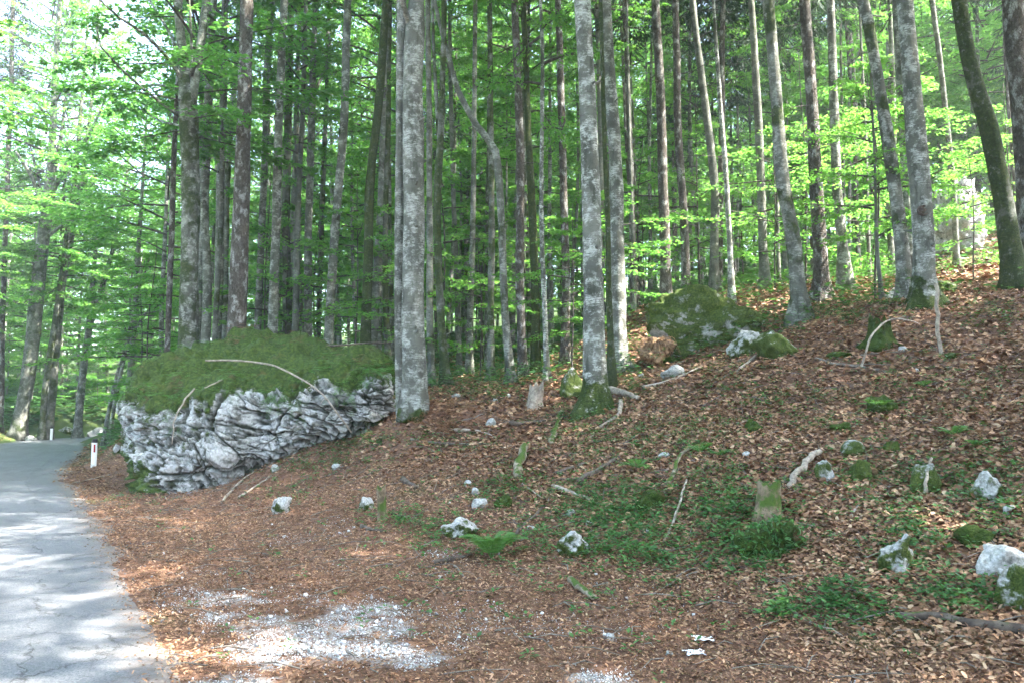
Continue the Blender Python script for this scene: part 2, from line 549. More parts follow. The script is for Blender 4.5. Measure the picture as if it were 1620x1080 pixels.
def asphalt_material():
    t = NT('asphalt')
    v = t.coords('Object')
    uv = t.node('ShaderNodeUVMap'); sp = t.node('ShaderNodeSeparateXYZ'); t.set(sp.inputs[0], uv.outputs[0])
    mp = t.node('ShaderNodeMapping'); mp.inputs['Scale'].default_value = (1, 0.12, 1); t.set(mp.inputs[0], uv.outputs[0])
    fine = t.voronoi(v, 110, 'F1', 'Color'); gray = t.node('ShaderNodeRGBToBW'); t.set(gray.inputs[0], fine)
    n = t.noise(v, 0.9, 6, 0.65); n2 = t.noise(v, 7, 6, 0.7); lanes = t.noise(mp.outputs[0], 1.6, 4)
    c = t.mix(gray.outputs[0], rgb(0.058, 0.062, 0.069), rgb(0.20, 0.206, 0.218))
    c = t.mix(t.math('MULTIPLY', t.step(lanes, 0.42, 0.62), 0.5), c, rgb(0.085, 0.089, 0.096))
    c = t.mix(t.math('MULTIPLY', t.step(n, 0.45, 0.65), 0.45), c, rgb(0.09, 0.094, 0.10))
    c = t.mix(t.math('MULTIPLY', t.step(n2, 0.55, 0.72), 0.5), c, rgb(0.22, 0.217, 0.21))
    dirt = t.math('MULTIPLY', t.math('SUBTRACT', 1.0, t.step(t.math('ADD', sp.outputs[0], t.math('MULTIPLY', t.math('SUBTRACT', n2, 0.5), 0.9)), -0.05, 0.42)), 0.7)
    c = t.mix(dirt, c, rgb(0.15, 0.115, 0.09))
    wob = t.math('MULTIPLY', t.math('SUBTRACT', t.noise(v, 1.6, 7, 0.75), 0.5), 0.5)
    seam = t.math('ABSOLUTE', t.math('SUBTRACT', t.math('ADD', sp.outputs[0], wob), 0.80))
    line = t.math('MULTIPLY', t.math('SUBTRACT', 1.0, t.step(seam, 0.003, 0.013)), t.step(t.noise(v, 2.2, 4), 0.42, 0.58))
    nn = t.node('ShaderNodeTexNoise'); nn.inputs['Scale'].default_value = 2.4; nn.inputs['Detail'].default_value = 8; nn.inputs['Roughness'].default_value = 0.7; t.set(nn.inputs['Vector'], v)
    cr = []
    for sc, wd, lo in ((0.6, 0.009, 0.42), (2.1, 0.018, 0.48)):
        vw = t.node('ShaderNodeVectorMath', operation='MULTIPLY_ADD')
        t.set(vw.inputs[0], nn.outputs['Color']); vw.inputs[1].default_value = (0.75, 0.75, 0.75); t.set(vw.inputs[2], v)
        e = t.voronoi(vw.outputs[0], sc, 'DISTANCE_TO_EDGE')
        cr.append(t.math('MULTIPLY', t.math('SUBTRACT', 1.0, t.step(e, 0.001, wd)), t.step(t.noise(v, 0.5 + sc * 0.2, 3), lo, lo + 0.12)))
    k = t.math('MAXIMUM', line, t.math('MAXIMUM', cr[0], cr[1]))
    c = t.mix(t.math('MULTIPLY', k, 0.68), c, rgb(0.035, 0.034, 0.033))
    h = t.math('SUBTRACT', t.math('MULTIPLY', gray.outputs[0], 0.35), k)
    return t.finish(c, 0.82, t.bump(h, 0.7, 0.012), 0.3)


M['litter'] = litter_material()
M['soil'] = ground_material()
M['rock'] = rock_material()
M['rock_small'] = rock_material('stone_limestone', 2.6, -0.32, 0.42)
M['moss'] = moss_material()
M['beech'] = beech_bark()
M['spruce'] = spruce_bark()
M['twig'] = wood_material('twig_bark', (0.10, 0.085, 0.07), (0.20, 0.18, 0.155), 0.25)
M['pale_wood'] = wood_material('weathered_wood', (0.20, 0.165, 0.13), (0.36, 0.31, 0.255), 0.2)
M['dark_wood'] = wood_material('dark_wet_wood', (0.05, 0.038, 0.03), (0.12, 0.095, 0.075), 0.3)
M['mossy_wood'] = wood_material('mossy_wood', (0.12, 0.10, 0.07), (0.26, 0.22, 0.16), 0.6)
M['stump_wood'] = wood_material('stump_wood', (0.09, 0.066, 0.042), (0.20, 0.15, 0.098), 0.68)
M['rotten'] = wood_material('rotten_wood', (0.09, 0.052, 0.03), (0.30, 0.19, 0.11), 0.3)
M['dark_twig'] = wood_material('bare_twig', (0.045, 0.04, 0.034), (0.09, 0.08, 0.07), 0.2)
M['white_plastic'] = plain('white_post_plastic', (0.78, 0.78, 0.79), 0.4, 0.4, 0.03)
M['black_plastic'] = plain('black_post_cap', (0.02, 0.02, 0.023), 0.4, 0.4)
M['red_reflector'] = plain('red_reflector', (0.33, 0.012, 0.03), 0.25, 0.6)
M['paper'] = plain('white_paper', (0.82, 0.83, 0.86), 0.8, 0.2, 0.04)
M['pebble'] = plain('gravel_pebble', (0.50, 0.50, 0.50), 0.85, 0.2, 0.3)
M['asphalt'] = asphalt_material()

# ------------------------------------------------------------------ terrain
ctrl = []
for px, py, d in [
    # the bank, column by column
    (1620, 1080, 4.7), (1600, 950, 5.75), (1600, 800, 7.5), (1600, 690, 9.3), (1600, 600, 11.2), (1605, 530, 13.2), (1600, 472, 15.2),
    (1460, 1000, 5.6), (1450, 870, 6.9), (1450, 750, 8.8), (1450, 640, 11.2), (1450, 560, 13.6), (1460, 487, 16),
    (1300, 1000, 5.75), (1300, 900, 6.6), (1300, 780, 8.6), (1300, 680, 10.7), (1300, 590, 13.6), (1300, 535, 16), (1280, 507, 18.2),
    (1130, 960, 6.5), (1130, 860, 7.9), (1130, 760, 9.9), (1130, 670, 12.3), (1130, 600, 15.2), (1130, 572, 17),
    (950, 960, 6.65), (950, 870, 8.3), (950, 770, 10.7), (950, 700, 13), (942, 652, 15.4), (982, 582, 20), (1010, 600, 17.5),
    (780, 950, 7.05), (780, 860, 8.9), (780, 750, 11.8), (780, 690, 14.5), (780, 650, 17), (790, 614, 21.5), (860, 602, 22),
    (600, 880, 9.0), (600, 810, 11), (600, 750, 13.2), (600, 700, 15.6), (645, 655, 15.6), (690, 618, 19), (720, 610, 21),
    (480, 860, 10), (480, 790, 12.9), (490, 712, 16.5), (400, 800, 13.9), (400, 750, 16.6), (300, 776, 17.0), (240, 778, 16.7),
    (560, 640, 22), (400, 640, 24), (230, 672, 26), (200, 735, 22.5), (170, 745, 21.6), (150, 742, 24), (170, 722, 29), (190, 700, 34), (200, 690, 40),
    # hollow and hillside behind
    (895, 583, 24), (900, 565, 30), (800, 560, 42), (1060, 478, 26), (1160, 450, 27), (1300, 440, 29), (1440, 440, 24), (1540, 425, 27),
    (1610, 455, 17.5), (1540, 392, 33), (1620, 400, 30), (700, 565, 40), (600, 570, 40), (450, 590, 40), (300, 620, 42),
    (1000, 510, 36), (1180, 440, 42), (1400, 400, 40),
    (150, 660, 62), (60, 650, 62), (-100, 650, 60), (220, 635, 60),
    (-300, 590, 110), (0, 600, 105), (400, 575, 105), (800, 530, 105), (1200, 440, 105), (1600, 330, 105), (2000, 300, 105),
    (1900, 560, 9), (1900, 440, 14), (1900, 330, 24), (2000, 300, 45),
]:
    ctrl.append(at(px, py, d))
ctrl += [np.array(p, float) for p in [(-30, 30, 0), (-40, 10, 0), (-20, -20, 0), (0, -15, 0), (0, -2, 0), (3, 1.5, 0.02), (0, 4, 0), (2, 4.4, 0), (-2, 8, 0), (-5, 14, 0.02), (-8, 20, 0), (8, 0, 0.5), (15, -15, 3), (30, 0, 9),
                                      (-60, 50, 1), (-60, 0, 0), (-30, -60, 0), (30, -60, 5), (60, -30, 15), (80, 40, 26), (-110, 80, 5), (-100, -80, 0), (100, -100, 25), (110, 110, 48), (-120, 160, 12), (0, 200, 26), (150, 200, 65)]]
ctrl = np.array(ctrl)


class RBF:
    def __init__(self, pts, c=1.2, lam=0.02):
        self.p = pts[:, :2]; self.c = c
        n = len(pts)
        K = self.phi(self.p[:, None] - self.p[None]) - lam * np.eye(n)
        P = np.concatenate([np.ones((n, 1)), self.p], 1)
        A = np.block([[K, P], [P.T, np.zeros((3, 3))]])
        self.w = np.linalg.solve(A, np.concatenate([pts[:, 2], np.zeros(3)]))

    def phi(self, d):
        return np.sqrt((d ** 2).sum(-1) + self.c ** 2)

    def __call__(self, xy):
        out = np.empty(len(xy))
        for i in range(0, len(xy), 20000):
            q = xy[i:i + 20000]
            out[i:i + 20000] = self.phi(q[:, None] - self.p[None]) @ self.w[:-3] + self.w[-3] + q @ self.w[-2:]
        return out


rbf = RBF(ctrl)
# right edge of the road, from behind the camera to the bend
road_edge = np.array([(9.5, -18), (5.2, -9), (1.6, -2), (-0.7, 2.4), flat(272, 1080)[:2], flat(240, 980)[:2], flat(207, 907)[:2], flat(158, 832)[:2], flat(128, 782)[:2], flat(101, 752)[:2],
                      (-16.9, 32.5), (-20.2, 39.5), (-23, 46), (-25, 52), (-25.6, 58), (-24.8, 66), (-22, 76), (-18, 88)])
edge_path = resample(np.concatenate([road_edge, np.zeros((len(road_edge), 2))], 1), 0.5)[:, :2]
tan = norm(np.gradient(edge_path, axis=0))
nrm2 = np.stack([-tan[:, 1], tan[:, 0]], 1)            # points to the left of travel, over the road
ROADW = 5.4
road_mid = edge_path + nrm2 * ROADW / 2


def road_dist(xy):
    """distance outside the road (negative on it)"""
    out = np.empty(len(xy))
    for i in range(0, len(xy), 20000):
        q = xy[i:i + 20000]
        out[i:i + 20000] = np.sqrt(((q[:, None] - road_mid[None]) ** 2).sum(-1).min(1)) - ROADW / 2
    return out


def ground_z(xy, bumps=True):
    xy = np.atleast_2d(np.asarray(xy, float))
    z = np.clip(rbf(xy), -0.3, 80)
    d = np.hypot(xy[:, 0], xy[:, 1])
    if bumps:
        p3 = np.concatenate([xy, np.zeros((len(xy), 1))], 1)
        a = smooth(0.05, 0.8, z) * smooth(3, 8, d)
        z = z + a * (0.10 * fbm(p3 * 0.55, 3, 5) + 0.035 * fbm(p3 * 2.2, 2, 9)) + 0.008 * fbm(p3 * 3, 2, 3)
        z = z + smooth(16, 30, d) * 0.3 * fbm(p3 * 0.22, 3, 11)
    rd = road_dist(xy)
    return z * smooth(-0.2, 2.2, rd) - 0.07 * (1 - smooth(-0.55, -0.2, rd)) - 0.012


def gz(x, y): return float(ground_z([[x, y]])[0])


_hx = np.concatenate([np.arange(2.5, 25, 0.1), np.arange(25, 80, 0.4)])


def hit(px, py):
    """point of the ground seen at a pixel"""
    r = ray(px, py)
    P = CAM + _hx[:, None] * r
    below = P[:, 2] - ground_z(P[:, :2])
    k = np.argmax(below < 0)
    if below[k] >= 0: k = len(_hx) - 1
    if k == 0: return P[0]
    f = below[k - 1] / (below[k - 1] - below[k])
    return P[k - 1] + f * (P[k] - P[k - 1])


def axis(fine0, fine1, step, lo, hi, grow=1.12):
    c = list(np.arange(fine0, fine1, step))
    s = step
    while c[-1] < hi:
        s *= grow; c.append(c[-1] + s)
    s = step
    while c[0] > lo:
        s *= grow; c.insert(0, c[0] - s)
    return np.array(c)


gx = axis(-13, 15, 0.16, -420, 420); gy = axis(2.5, 25, 0.16, -260, 480)
X, Y = np.meshgrid(gx, gy)
xy = np.stack([X.ravel(), Y.ravel()], 1)
zz = ground_z(xy)
far = np.hypot(xy[:, 0], xy[:, 1])
nx, ny = len(gx), len(gy)
i = np.arange(ny - 1)[:, None] * nx + np.arange(nx - 1)[None]
q = np.stack([i, i + 1, i + nx + 1, i + nx], -1).reshape(-1, 4)
ground = link('ground', new_mesh('ground', np.concatenate([xy, zz[:, None]], 1), q, M['soil']))
tag(ground, 'brown forest floor rising to the bank', None, kind='structure')

ha = ground.data.attributes.new('herby', 'FLOAT', 'POINT')
ha.data.foreach_set('value', (0.62 * smooth(19, 34, far) + 0.2 * smooth(34, 60, far)).astype(np.float32))

# from here on heights and road distances are read from the built sheet
ZG = zz.reshape(ny, nx)
RG = road_dist(xy).reshape(ny, nx)


def _bil(T, p):
    p = np.atleast_2d(np.asarray(p, float))
    a = np.clip(np.searchsorted(gx, p[:, 0]) - 1, 0, nx - 2); b = np.clip(np.searchsorted(gy, p[:, 1]) - 1, 0, ny - 2)
    u = np.clip((p[:, 0] - gx[a]) / (gx[a + 1] - gx[a]), 0, 1); v = np.clip((p[:, 1] - gy[b]) / (gy[b + 1] - gy[b]), 0, 1)
    return (T[b, a] * (1 - u) + T[b, a + 1] * u) * (1 - v) + (T[b + 1, a] * (1 - u) + T[b + 1, a + 1] * u) * v


def ground_z(p): return _bil(ZG, p)


def road_dist(p): return _bil(RG, p)

# ------------------------------------------------------------------ road with broken edge
rng = np.random.default_rng(3)
ep = resample(np.concatenate([road_edge, np.zeros((len(road_edge), 2))], 1), 0.12)[:, :2]
tn = norm(np.gradient(ep, axis=0)); nl = np.stack([-tn[:, 1], tn[:, 0]], 1)
arc = np.concatenate([[0], np.cumsum(np.linalg.norm(np.diff(ep, axis=0), axis=1))])
w3 = np.stack([arc, arc * 0, arc * 0], 1)
jag = 0.16 * fbm(w3 * 0.9, 5, 2) + 0.06 * fbm(w3 * 4, 3, 4)
cols = []
offs = [None, 0.12, 0.35, 0.78, 1.4, 2.2, 3.2, 4.2, 5.0, ROADW]
cross = [-0.045, -0.006, 0.0, 0.006, 0.02, 0.035, 0.045, 0.03, 0.01, 0.0]
uvs = []
for k, o in enumerate(offs):
    off = (-0.10 + jag) if o is None else np.full(len(ep), o)
    if o == 0.12: off = 0.10 + jag * 0.7
    p = ep + nl * off[:, None]
    z = 0.012 + cross[k] + 0.006 * fbm(np.concatenate([p, p[:, :1] * 0], 1) * 1.5, 2, 6)
    cols.append(np.concatenate([p, z[:, None]], 1))
    uvs.append(np.stack([off, arc], 1))
V = np.stack(cols, 1); nr, nc = V.shape[:2]
i = np.arange(nr - 1)[:, None] * nc + np.arange(nc - 1)[None]
q = np.stack([i, i + nc, i + nc + 1, i + 1], -1).reshape(-1, 4)
rm = new_mesh('road', V.reshape(-1, 3), q, M['asphalt'])
uvl = rm.uv_layers.new(name='UVMap')
li = np.empty(len(rm.loops), np.int32); rm.loops.foreach_get('vertex_index', li)
uvl.data.foreach_set('uv', np.stack(uvs, 1).reshape(-1, 2)[li].astype(np.float32).ravel())
tag(link('road', rm), 'cracked grey asphalt forest road', None, kind='structure')


# ------------------------------------------------------------------ rocks
def ico(sub):
    import bmesh
    bm = bmesh.new()
    bmesh.ops.create_icosphere(bm, subdivisions=sub, radius=1.0)
    v = np.array([x.co[:] for x in bm.verts]); f = np.array([[y.index for y in x.verts] for x in bm.faces])
    bm.free()
    return v, f


ICO = {k: ico(k) for k in (2, 3, 4, 5, 6)}


def rock_shape(seed, sub, half, rough=0.10, planes=16, bed=0.0, sharp=14.0):
    """a broken stone: a ball cut by planes, roughened, half = half sizes"""
    v, f = ICO[sub]
    r = np.random.default_rng(seed)
    n = norm(r.normal(size=(planes, 3)))
    h = r.uniform(0.62, 1.0, planes)
    dots = np.maximum(v @ n.T, 0.05)
    dist = h[None] / dots
    rad = -np.log(np.exp(-sharp * np.minimum(dist, 3)).sum(1) + math.exp(-sharp * 1.15)) / sharp
    p = v * rad[:, None]
    p = p * (1 + rough * fbm(p * 2.1 + seed * 3.3, 5, seed))[:, None]
    if bed:
        q = p * np.array([2.2, 2.2, 7.0]) + 0.5 * fbm(p * 2, 2, seed + 4)[:, None] + seed
        f1, f2, cid = worley(q, seed)
        p = p * (1 - bed * (1 - smooth(0.0, 0.16, f2 - f1)) + bed * 0.5 * (cid - 0.5))[:, None]
    return p * np.asarray(half)[None], f


def stone(name, label, px, py, wpx, hpx, seed, moss=0.3, sub=4, group=None, cat='stone', depth=None, sink=0.34, deep=0.9, tilt=0, rough=0.10, bed=0.0, small=True):
    """a stone whose foot shows at pixel (px, py), wpx wide and hpx high in the 1620-pixel frame"""
    P = hit(px, py) if depth is None else at(px, py, depth)
    d = (P - CAM) @ FWD
    w = 0.88 * wpx / FPX * d; h = 0.86 * hpx / FPX * d
    hz = h / (2 - sink * 2) if h > 0 else 0.05
    half = (w / 2 * 1.06, w / 2 * deep, hz)
    v, f = rock_shape(seed, sub, half, rough, 16, bed)
    c, s = math.cos(tilt), math.sin(tilt)
    v = np.stack([v[:, 0] * c - v[:, 2] * s, v[:, 1], v[:, 0] * s + v[:, 2] * c], 1)
    loc = (P[0], P[1] + half[1] * 0.6, P[2] + h / 2 - hz * sink)
    me = new_mesh(name, v, f, M['rock_small'] if small else M['rock'])
    o = link(name, me, None, loc)
    o['moss'] = float(moss)
    return tag(o, label, cat, group)


# the big fissured boulder beside the road: (pixel x, pixel y, depth) control rows, station by station from its road end
st = [
    [(206, 722, 19.6), (201, 712, 19.4), (203, 690, 19.4), (211, 655, 19.6), (212, 622, 19.8), (218, 606, 20.2), (228, 596, 20.8), (235, 630, 22)],
    [(234, 792, 17.0), (226, 768, 16.9), (222, 735, 17.1), (232, 690, 17.5), (228, 633, 17.7), (234, 604, 18.5), (246, 576, 20.0), (258, 620, 22.8)],
    [(290, 792, 16.8), (288, 772, 16.6), (290, 738, 16.5), (298, 690, 16.9), (300, 630, 17.2), (304, 594, 18.4), (312, 550, 20.6), (318, 620, 23.6)],
    [(352, 780, 16.8), (350, 758, 16.6), (352, 725, 16.5), (354, 680, 16.8), (354, 622, 17.1), (358, 580, 18.6), (364, 531, 21.0), (366, 620, 24)],
    [(428, 742, 16.9), (428, 724, 16.7), (428, 700, 16.6), (428, 664, 16.7), (428, 622, 16.9), (428, 577, 18.5), (428, 527, 21.0), (430, 610, 24)],
    [(492, 720, 16.9), (490, 704, 16.8), (490, 684, 16.6), (490, 650, 16.6), (490, 612, 16.8), (490, 572, 18.2), (490, 539, 20.6), (490, 610, 23.6)],
    [(552, 702, 16.8), (552, 690, 16.7), (552, 672, 16.5), (552, 643, 16.5), (554, 609, 16.7), (554, 574, 17.8), (552, 548, 19.8), (550, 610, 22.6)],
    [(604, 690, 16.9), (604, 676, 16.8), (608, 660, 16.7), (612, 635, 16.7), (612, 608, 16.9), (606, 580, 17.6), (600, 561, 18.9), (590, 610, 21.6)],
    [(618, 690, 18.2), (624, 672, 18.0), (629, 655, 18.0), (630, 630, 18.0), (628, 608, 18.1), (622, 590, 18.4), (616, 574, 19.0), (606, 610, 20.5)],
]


def crom(P, n):
    """Catmull-Rom along axis 0"""
    e = np.concatenate([[2 * P[0] - P[1]], P, [2 * P[-1] - P[-2]]])
    t = np.linspace(0, len(P) - 1 - 1e-6, n)
    k = t.astype(int); u = (t - k).reshape((-1,) + (1,) * (P.ndim - 1))
    a, b, c, d = e[k], e[k + 1], e[k + 2], e[k + 3]
    return 0.5 * (2 * b + (c - a) * u + (2 * a - 5 * b + 4 * c - d) * u ** 2 + (3 * b - a - 3 * c + d) * u ** 3)


B = np.array([[at(*p) for p in row] for row in st])
NU, NV = 380, 230
G = crom(B, NU)
G = np.swapaxes(crom(np.swapaxes(G, 0, 1), NV), 0, 1)          # NU x NV x 3


def grid_normals(G):
    n = np.cross(np.gradient(G, axis=1), np.gradient(G, axis=0))
    return norm(n)


N = grid_normals(G)
fl = G.reshape(-1, 3); nf = N.reshape(-1, 3)
if (nf[:, 1].mean()) > 0: nf = -nf
vv = np.tile(np.linspace(0, 1, NV), NU)
uu = np.repeat(np.linspace(0, 1, NU), NV)
cliff = 1 - smooth(0.57, 0.67, vv + 0.09 * fbm(fl * np.array([1.1, 1.1, 0.6]), 4, 8))
lowf = 0.20 * fbm(fl * 0.8, 3, 21)
warp = fl + 0.05 * np.stack([fbm(fl * 1.6, 3, 31), fbm(fl * 1.6, 3, 32), fbm(fl * 1.6, 3, 33)], 1) + 0.018 * np.stack([fbm(fl * 8, 2, 34), fbm(fl * 8, 2, 35), fbm(fl * 8, 2, 36)], 1)
tz = warp[:, 2] + 0.20 * warp[:, 0]                            # beds dip towards the road


def bed(kx, kz, s, o=3):
    return fbm(np.stack([warp[:, 0] * kx, warp[:, 1] * kx, tz * kz], 1), o, s)


h1 = bed(0.8, 4.2, 61); h2 = bed(1.9, 9.0, 65); h3 = bed(3.5, 15.0, 69, 2)
f1, f2, cid, ft = worley(np.stack([warp[:, 0] * 2.7, warp[:, 1] * 2.7, tz * 4.2], 1), 5, True)
big1, big2, bid, bt = worley(np.stack([warp[:, 0] * 0.9, warp[:, 1] * 0.9, tz * 1.5], 1), 9, True)
gate = smooth(-0.3, 0.3, fbm(fl * 1.4, 4, 41)); gate2 = smooth(-0.25, 0.35, fbm(fl * 2.0, 4, 45))


def slit(h, w): return 1 - smooth(0.0, w, np.abs(h))


crackA = slit(h1, 0.085); crackB = slit(h2, 0.10) * gate; crackC = slit(h3, 0.10) * gate2
crackJ = (1 - smooth(0.01, 0.09, f2 - f1)) * (0.2 + 0.8 * gate2)
crack3 = (1 - smooth(0.0, 0.06, big2 - big1))
rel = 0.12 * (bid - 0.5) + 0.20 * bt + 0.04 * np.tanh(h1 * 9) + 0.018 * np.tanh(h2 * 9) + 0.07 * (cid - 0.5) + 0.26 * ft - 0.07 * crackA - 0.05 * crackB - 0.02 * crackC - 0.045 * crackJ - 0.08 * crack3
disp = 1.2 * lowf + cliff * rel + 0.028 * fbm(fl * 9, 4, 2)
disp = disp + (1 - cliff) * (0.16 * fbm(fl * 1.5, 3, 12) + 0.07 * fbm(fl * 4.5, 3, 14))
crackmask = np.clip(np.maximum.reduce([1.1 * slit(h1, 0.13), 1.1 * slit(h2, 0.16) * gate, 0.8 * crackC, crackJ * 0.8, crack3]), 0, 1)
P = fl + nf * disp[:, None]
i = np.arange(NU - 1)[:, None] * NV + np.arange(NV - 1)[None]
q = np.stack([i, i + 1, i + NV + 1, i + NV], -1).reshape(-1, 4)
org = B[4, 1].copy(); org[2] = gz(org[0], org[1])
boulder = empty('boulder', org)
tag(boulder, 'huge fissured white limestone boulder with moss and ferns on top beside the road', 'boulder')


def boulder_material():
    t = NT('fissured_limestone')
    v = t.coords('Object')
    g = t.node('ShaderNodeNewGeometry')
    a = t.node('ShaderNodeAttribute'); a.attribute_name = 'crack'
    mo = t.node('ShaderNodeAttribute'); mo.attribute_name = 'mossy'
    n = t.noise(v, 2.6, 8, 0.65); n2 = t.noise(v, 18, 6, 0.65)
    c = t.ramp(n2, [(0.25, (0.15, 0.15, 0.14)), (0.5, (0.36, 0.36, 0.35)), (0.75, (0.55, 0.55, 0.53))])
    c = t.mix(t.math('MULTIPLY', t.step(n, 0.49, 0.60), 0.7), c, rgb(0.042, 0.044, 0.036))
    c = t.mix(t.math('MULTIPLY', a.outputs['Fac'], 0.95), c, rgb(0.018, 0.023, 0.012))
    m = t.math('ADD', mo.outputs['Fac'], t.math('MULTIPLY', t.math('SUBTRACT', t.noise(v, 3.4, 6, 0.62), 0.5), 1.5))
    m = t.math('ADD', m, t.math('MULTIPLY', t.math('SUBTRACT', t.noise(v, 30, 5, 0.7), 0.5), 0.5))
    m = t.step(m, 0.40, 0.60)
    mc = t.ramp(t.noise(v, 16, 6), [(0.25, (0.012, 0.025, 0.006)), (0.5, (0.042, 0.070, 0.014)), (0.7, (0.085, 0.115, 0.024)), (0.85, (0.11, 0.10, 0.04))])
    c = t.mix(m, c, mc)
    c = t.mix(t.math('MULTIPLY', t.math('MULTIPLY', m, t.step(t.noise(v, 2.0, 5), 0.58, 0.70)), 0.5), c, rgb(0.10, 0.060, 0.034))
    h = t.math('ADD', t.math('MULTIPLY', n2, 0.6), t.math('MULTIPLY', t.math('MULTIPLY', m, t.noise(v, 60, 3)), 0.9))
    return t.finish(c, 0.9, t.bump(h, 0.8, 0.03), 0.2)


M['boulder'] = boulder_material()
bme = new_mesh('rock', P - org, q, M['boulder'])
ca = bme.attributes.new('crack', 'FLOAT', 'POINT')
ca.data.foreach_set('value', (cliff * crackmask).astype(np.float32))
foot = (1 - smooth(0.10, 0.42, vv)) * (1 - smooth(0.02, 0.34, uu)) * 0.85
rightpatch = 0.5 * np.exp(-((uu - 0.86) / 0.07) ** 2 - ((vv - 0.2) / 0.12) ** 2) + 0.55 * smooth(0.9, 1.0, uu) 
ma = bme.attributes.new('mossy', 'FLOAT', 'POINT')
ma.data.foreach_set('value', np.clip((1 - cliff) * 0.95 + smooth(0.50, 0.60, vv) * 0.4 + foot + rightpatch + 0.20 + 0.24 * fbm(fl * np.array([1.6, 1.6, 0.5]), 4, 77) * smooth(0.05, 0.5, vv), 0, 1.2).astype(np.float32))
bro = link('rock', bme, boulder)
boulder_top = P.reshape(NU, NV, 3)

# ------------------------------------------------------------------ crowns shared by many trees
def grow_crown(seed, depth, radius, nb, twigs, per, lsize, low=0.25, shape=0.5, droop=0.12, jit=0.10, rise=(0.05, 0.9), tw=0.42, thin=0.0):
    """boughs round a vertical axis from z = 0 to z = depth; leaves lie in flat sprays along the twigs"""
    r = np.random.default_rng(seed)
    wood = MB(); LP, LA, LN = [], [], []
    for b in range(nb):
        t = (b + r.uniform(0, 0.9)) / nb
        h = depth * (t ** 0.9) * 0.92
        prof = (low + (1 - low) * (t / shape) ** 0.8) if t < shape else (max(0.0, 1 - ((t - shape) / (1 - shape)) ** 1.6)) * 0.85 + 0.15
        L = radius * prof * r.uniform(0.75, 1.15)
        az = b * 2.39996 + r.uniform(-0.5, 0.5)
        el = rise[0] + (rise[1] - rise[0]) * t + r.uniform(-0.2, 0.2)
        dr = np.array([math.cos(az), math.sin(az), 0])
        sd_ = np.array([-math.sin(az), math.cos(az), 0])
        bend = r.uniform(-0.25, 0.25)
        s = np.linspace(0, 1, 7)[:, None]
        path = np.array([0, 0, h]) + L * (s * math.cos(el) * dr + s * s * bend * sd_ + (s * math.sin(el) - droop * s * s) * np.array([0, 0, 1.0]))
        rad = (0.011 * L + 0.006) * (1 - 0.85 * s[:, 0])
        wood.add(*tube(np.concatenate([path, rad[:, None]], 1), 4, cap=False)[:2])
        for k in range(twigs):
            u = 0.18 + 0.82 * (k + r.uniform(0, 1)) / twigs
            ii = min(int(u * 6), 5); fr = u * 6 - ii
            p0 = path[ii] * (1 - fr) + path[ii + 1] * fr
            tg = norm(path[ii + 1] - path[ii])
            sgn = 1 if k % 2 else -1
            ang = sgn * r.uniform(0.5, 1.1) * (1.2 - 0.75 * u)
            ca, sa = math.cos(ang), math.sin(ang)
            td = np.array([tg[0] * ca - tg[1] * sa, tg[0] * sa + tg[1] * ca, tg[2] * 0.5 + r.uniform(-0.15, 0.1)])
            tl = L * tw * (1 - 0.55 * u) * r.uniform(0.6, 1.25) + 0.25
            m = max(3, int(per * r.uniform(0.7, 1.3) * (1 - thin * float(smooth(0.2, 0.75, t)))))
            q = np.sort(r.uniform(0.08, 1.05, m))[:, None]
            lp = p0 + td * tl * q + np.array([0, 0, -0.10 * tl]) * q * q
            lp = lp + r.normal(0, jit * 0.5, (m, 3)) * np.array([1, 1, 0.45])
            sg = np.where(np.arange(m) % 2, 1, -1)[:, None] * r.uniform(0.3, 1.0, (m, 1))
            perp = np.array([-td[1], td[0], 0])
            la = td * 0.7 + perp * sg + r.normal(0, 0.25, (m, 3))
            la[:, 2] -= 0.15
            LP.append(lp); LA.append(la); LN.append(np.array([0, 0, 1.0]) + r.normal(0, 0.48, (m, 3)))
            if k % 2 == 0 or L > 2.5:
                tp = np.stack([p0, p0 + td * tl * 0.5, p0 + td * tl + np.array([0, 0, -0.1 * tl])])
                wood.add(*tube(np.concatenate([tp, np.array([[0.006], [0.004], [0.002]])], 1), 3, cap=False)[:2])
    LP, LA, LN = map(np.concatenate, (LP, LA, LN))
    n = len(LP)
    ln = r.uniform(0.75, 1.2, n) * lsize
    v, q = kites(LP, LA, LN, ln, ln * r.uniform(0.55, 0.72, n), 0.10)
    return new_mesh('crown', v, q, M['leaf'], False), wood.mesh('boughs', M['dark_twig']), n


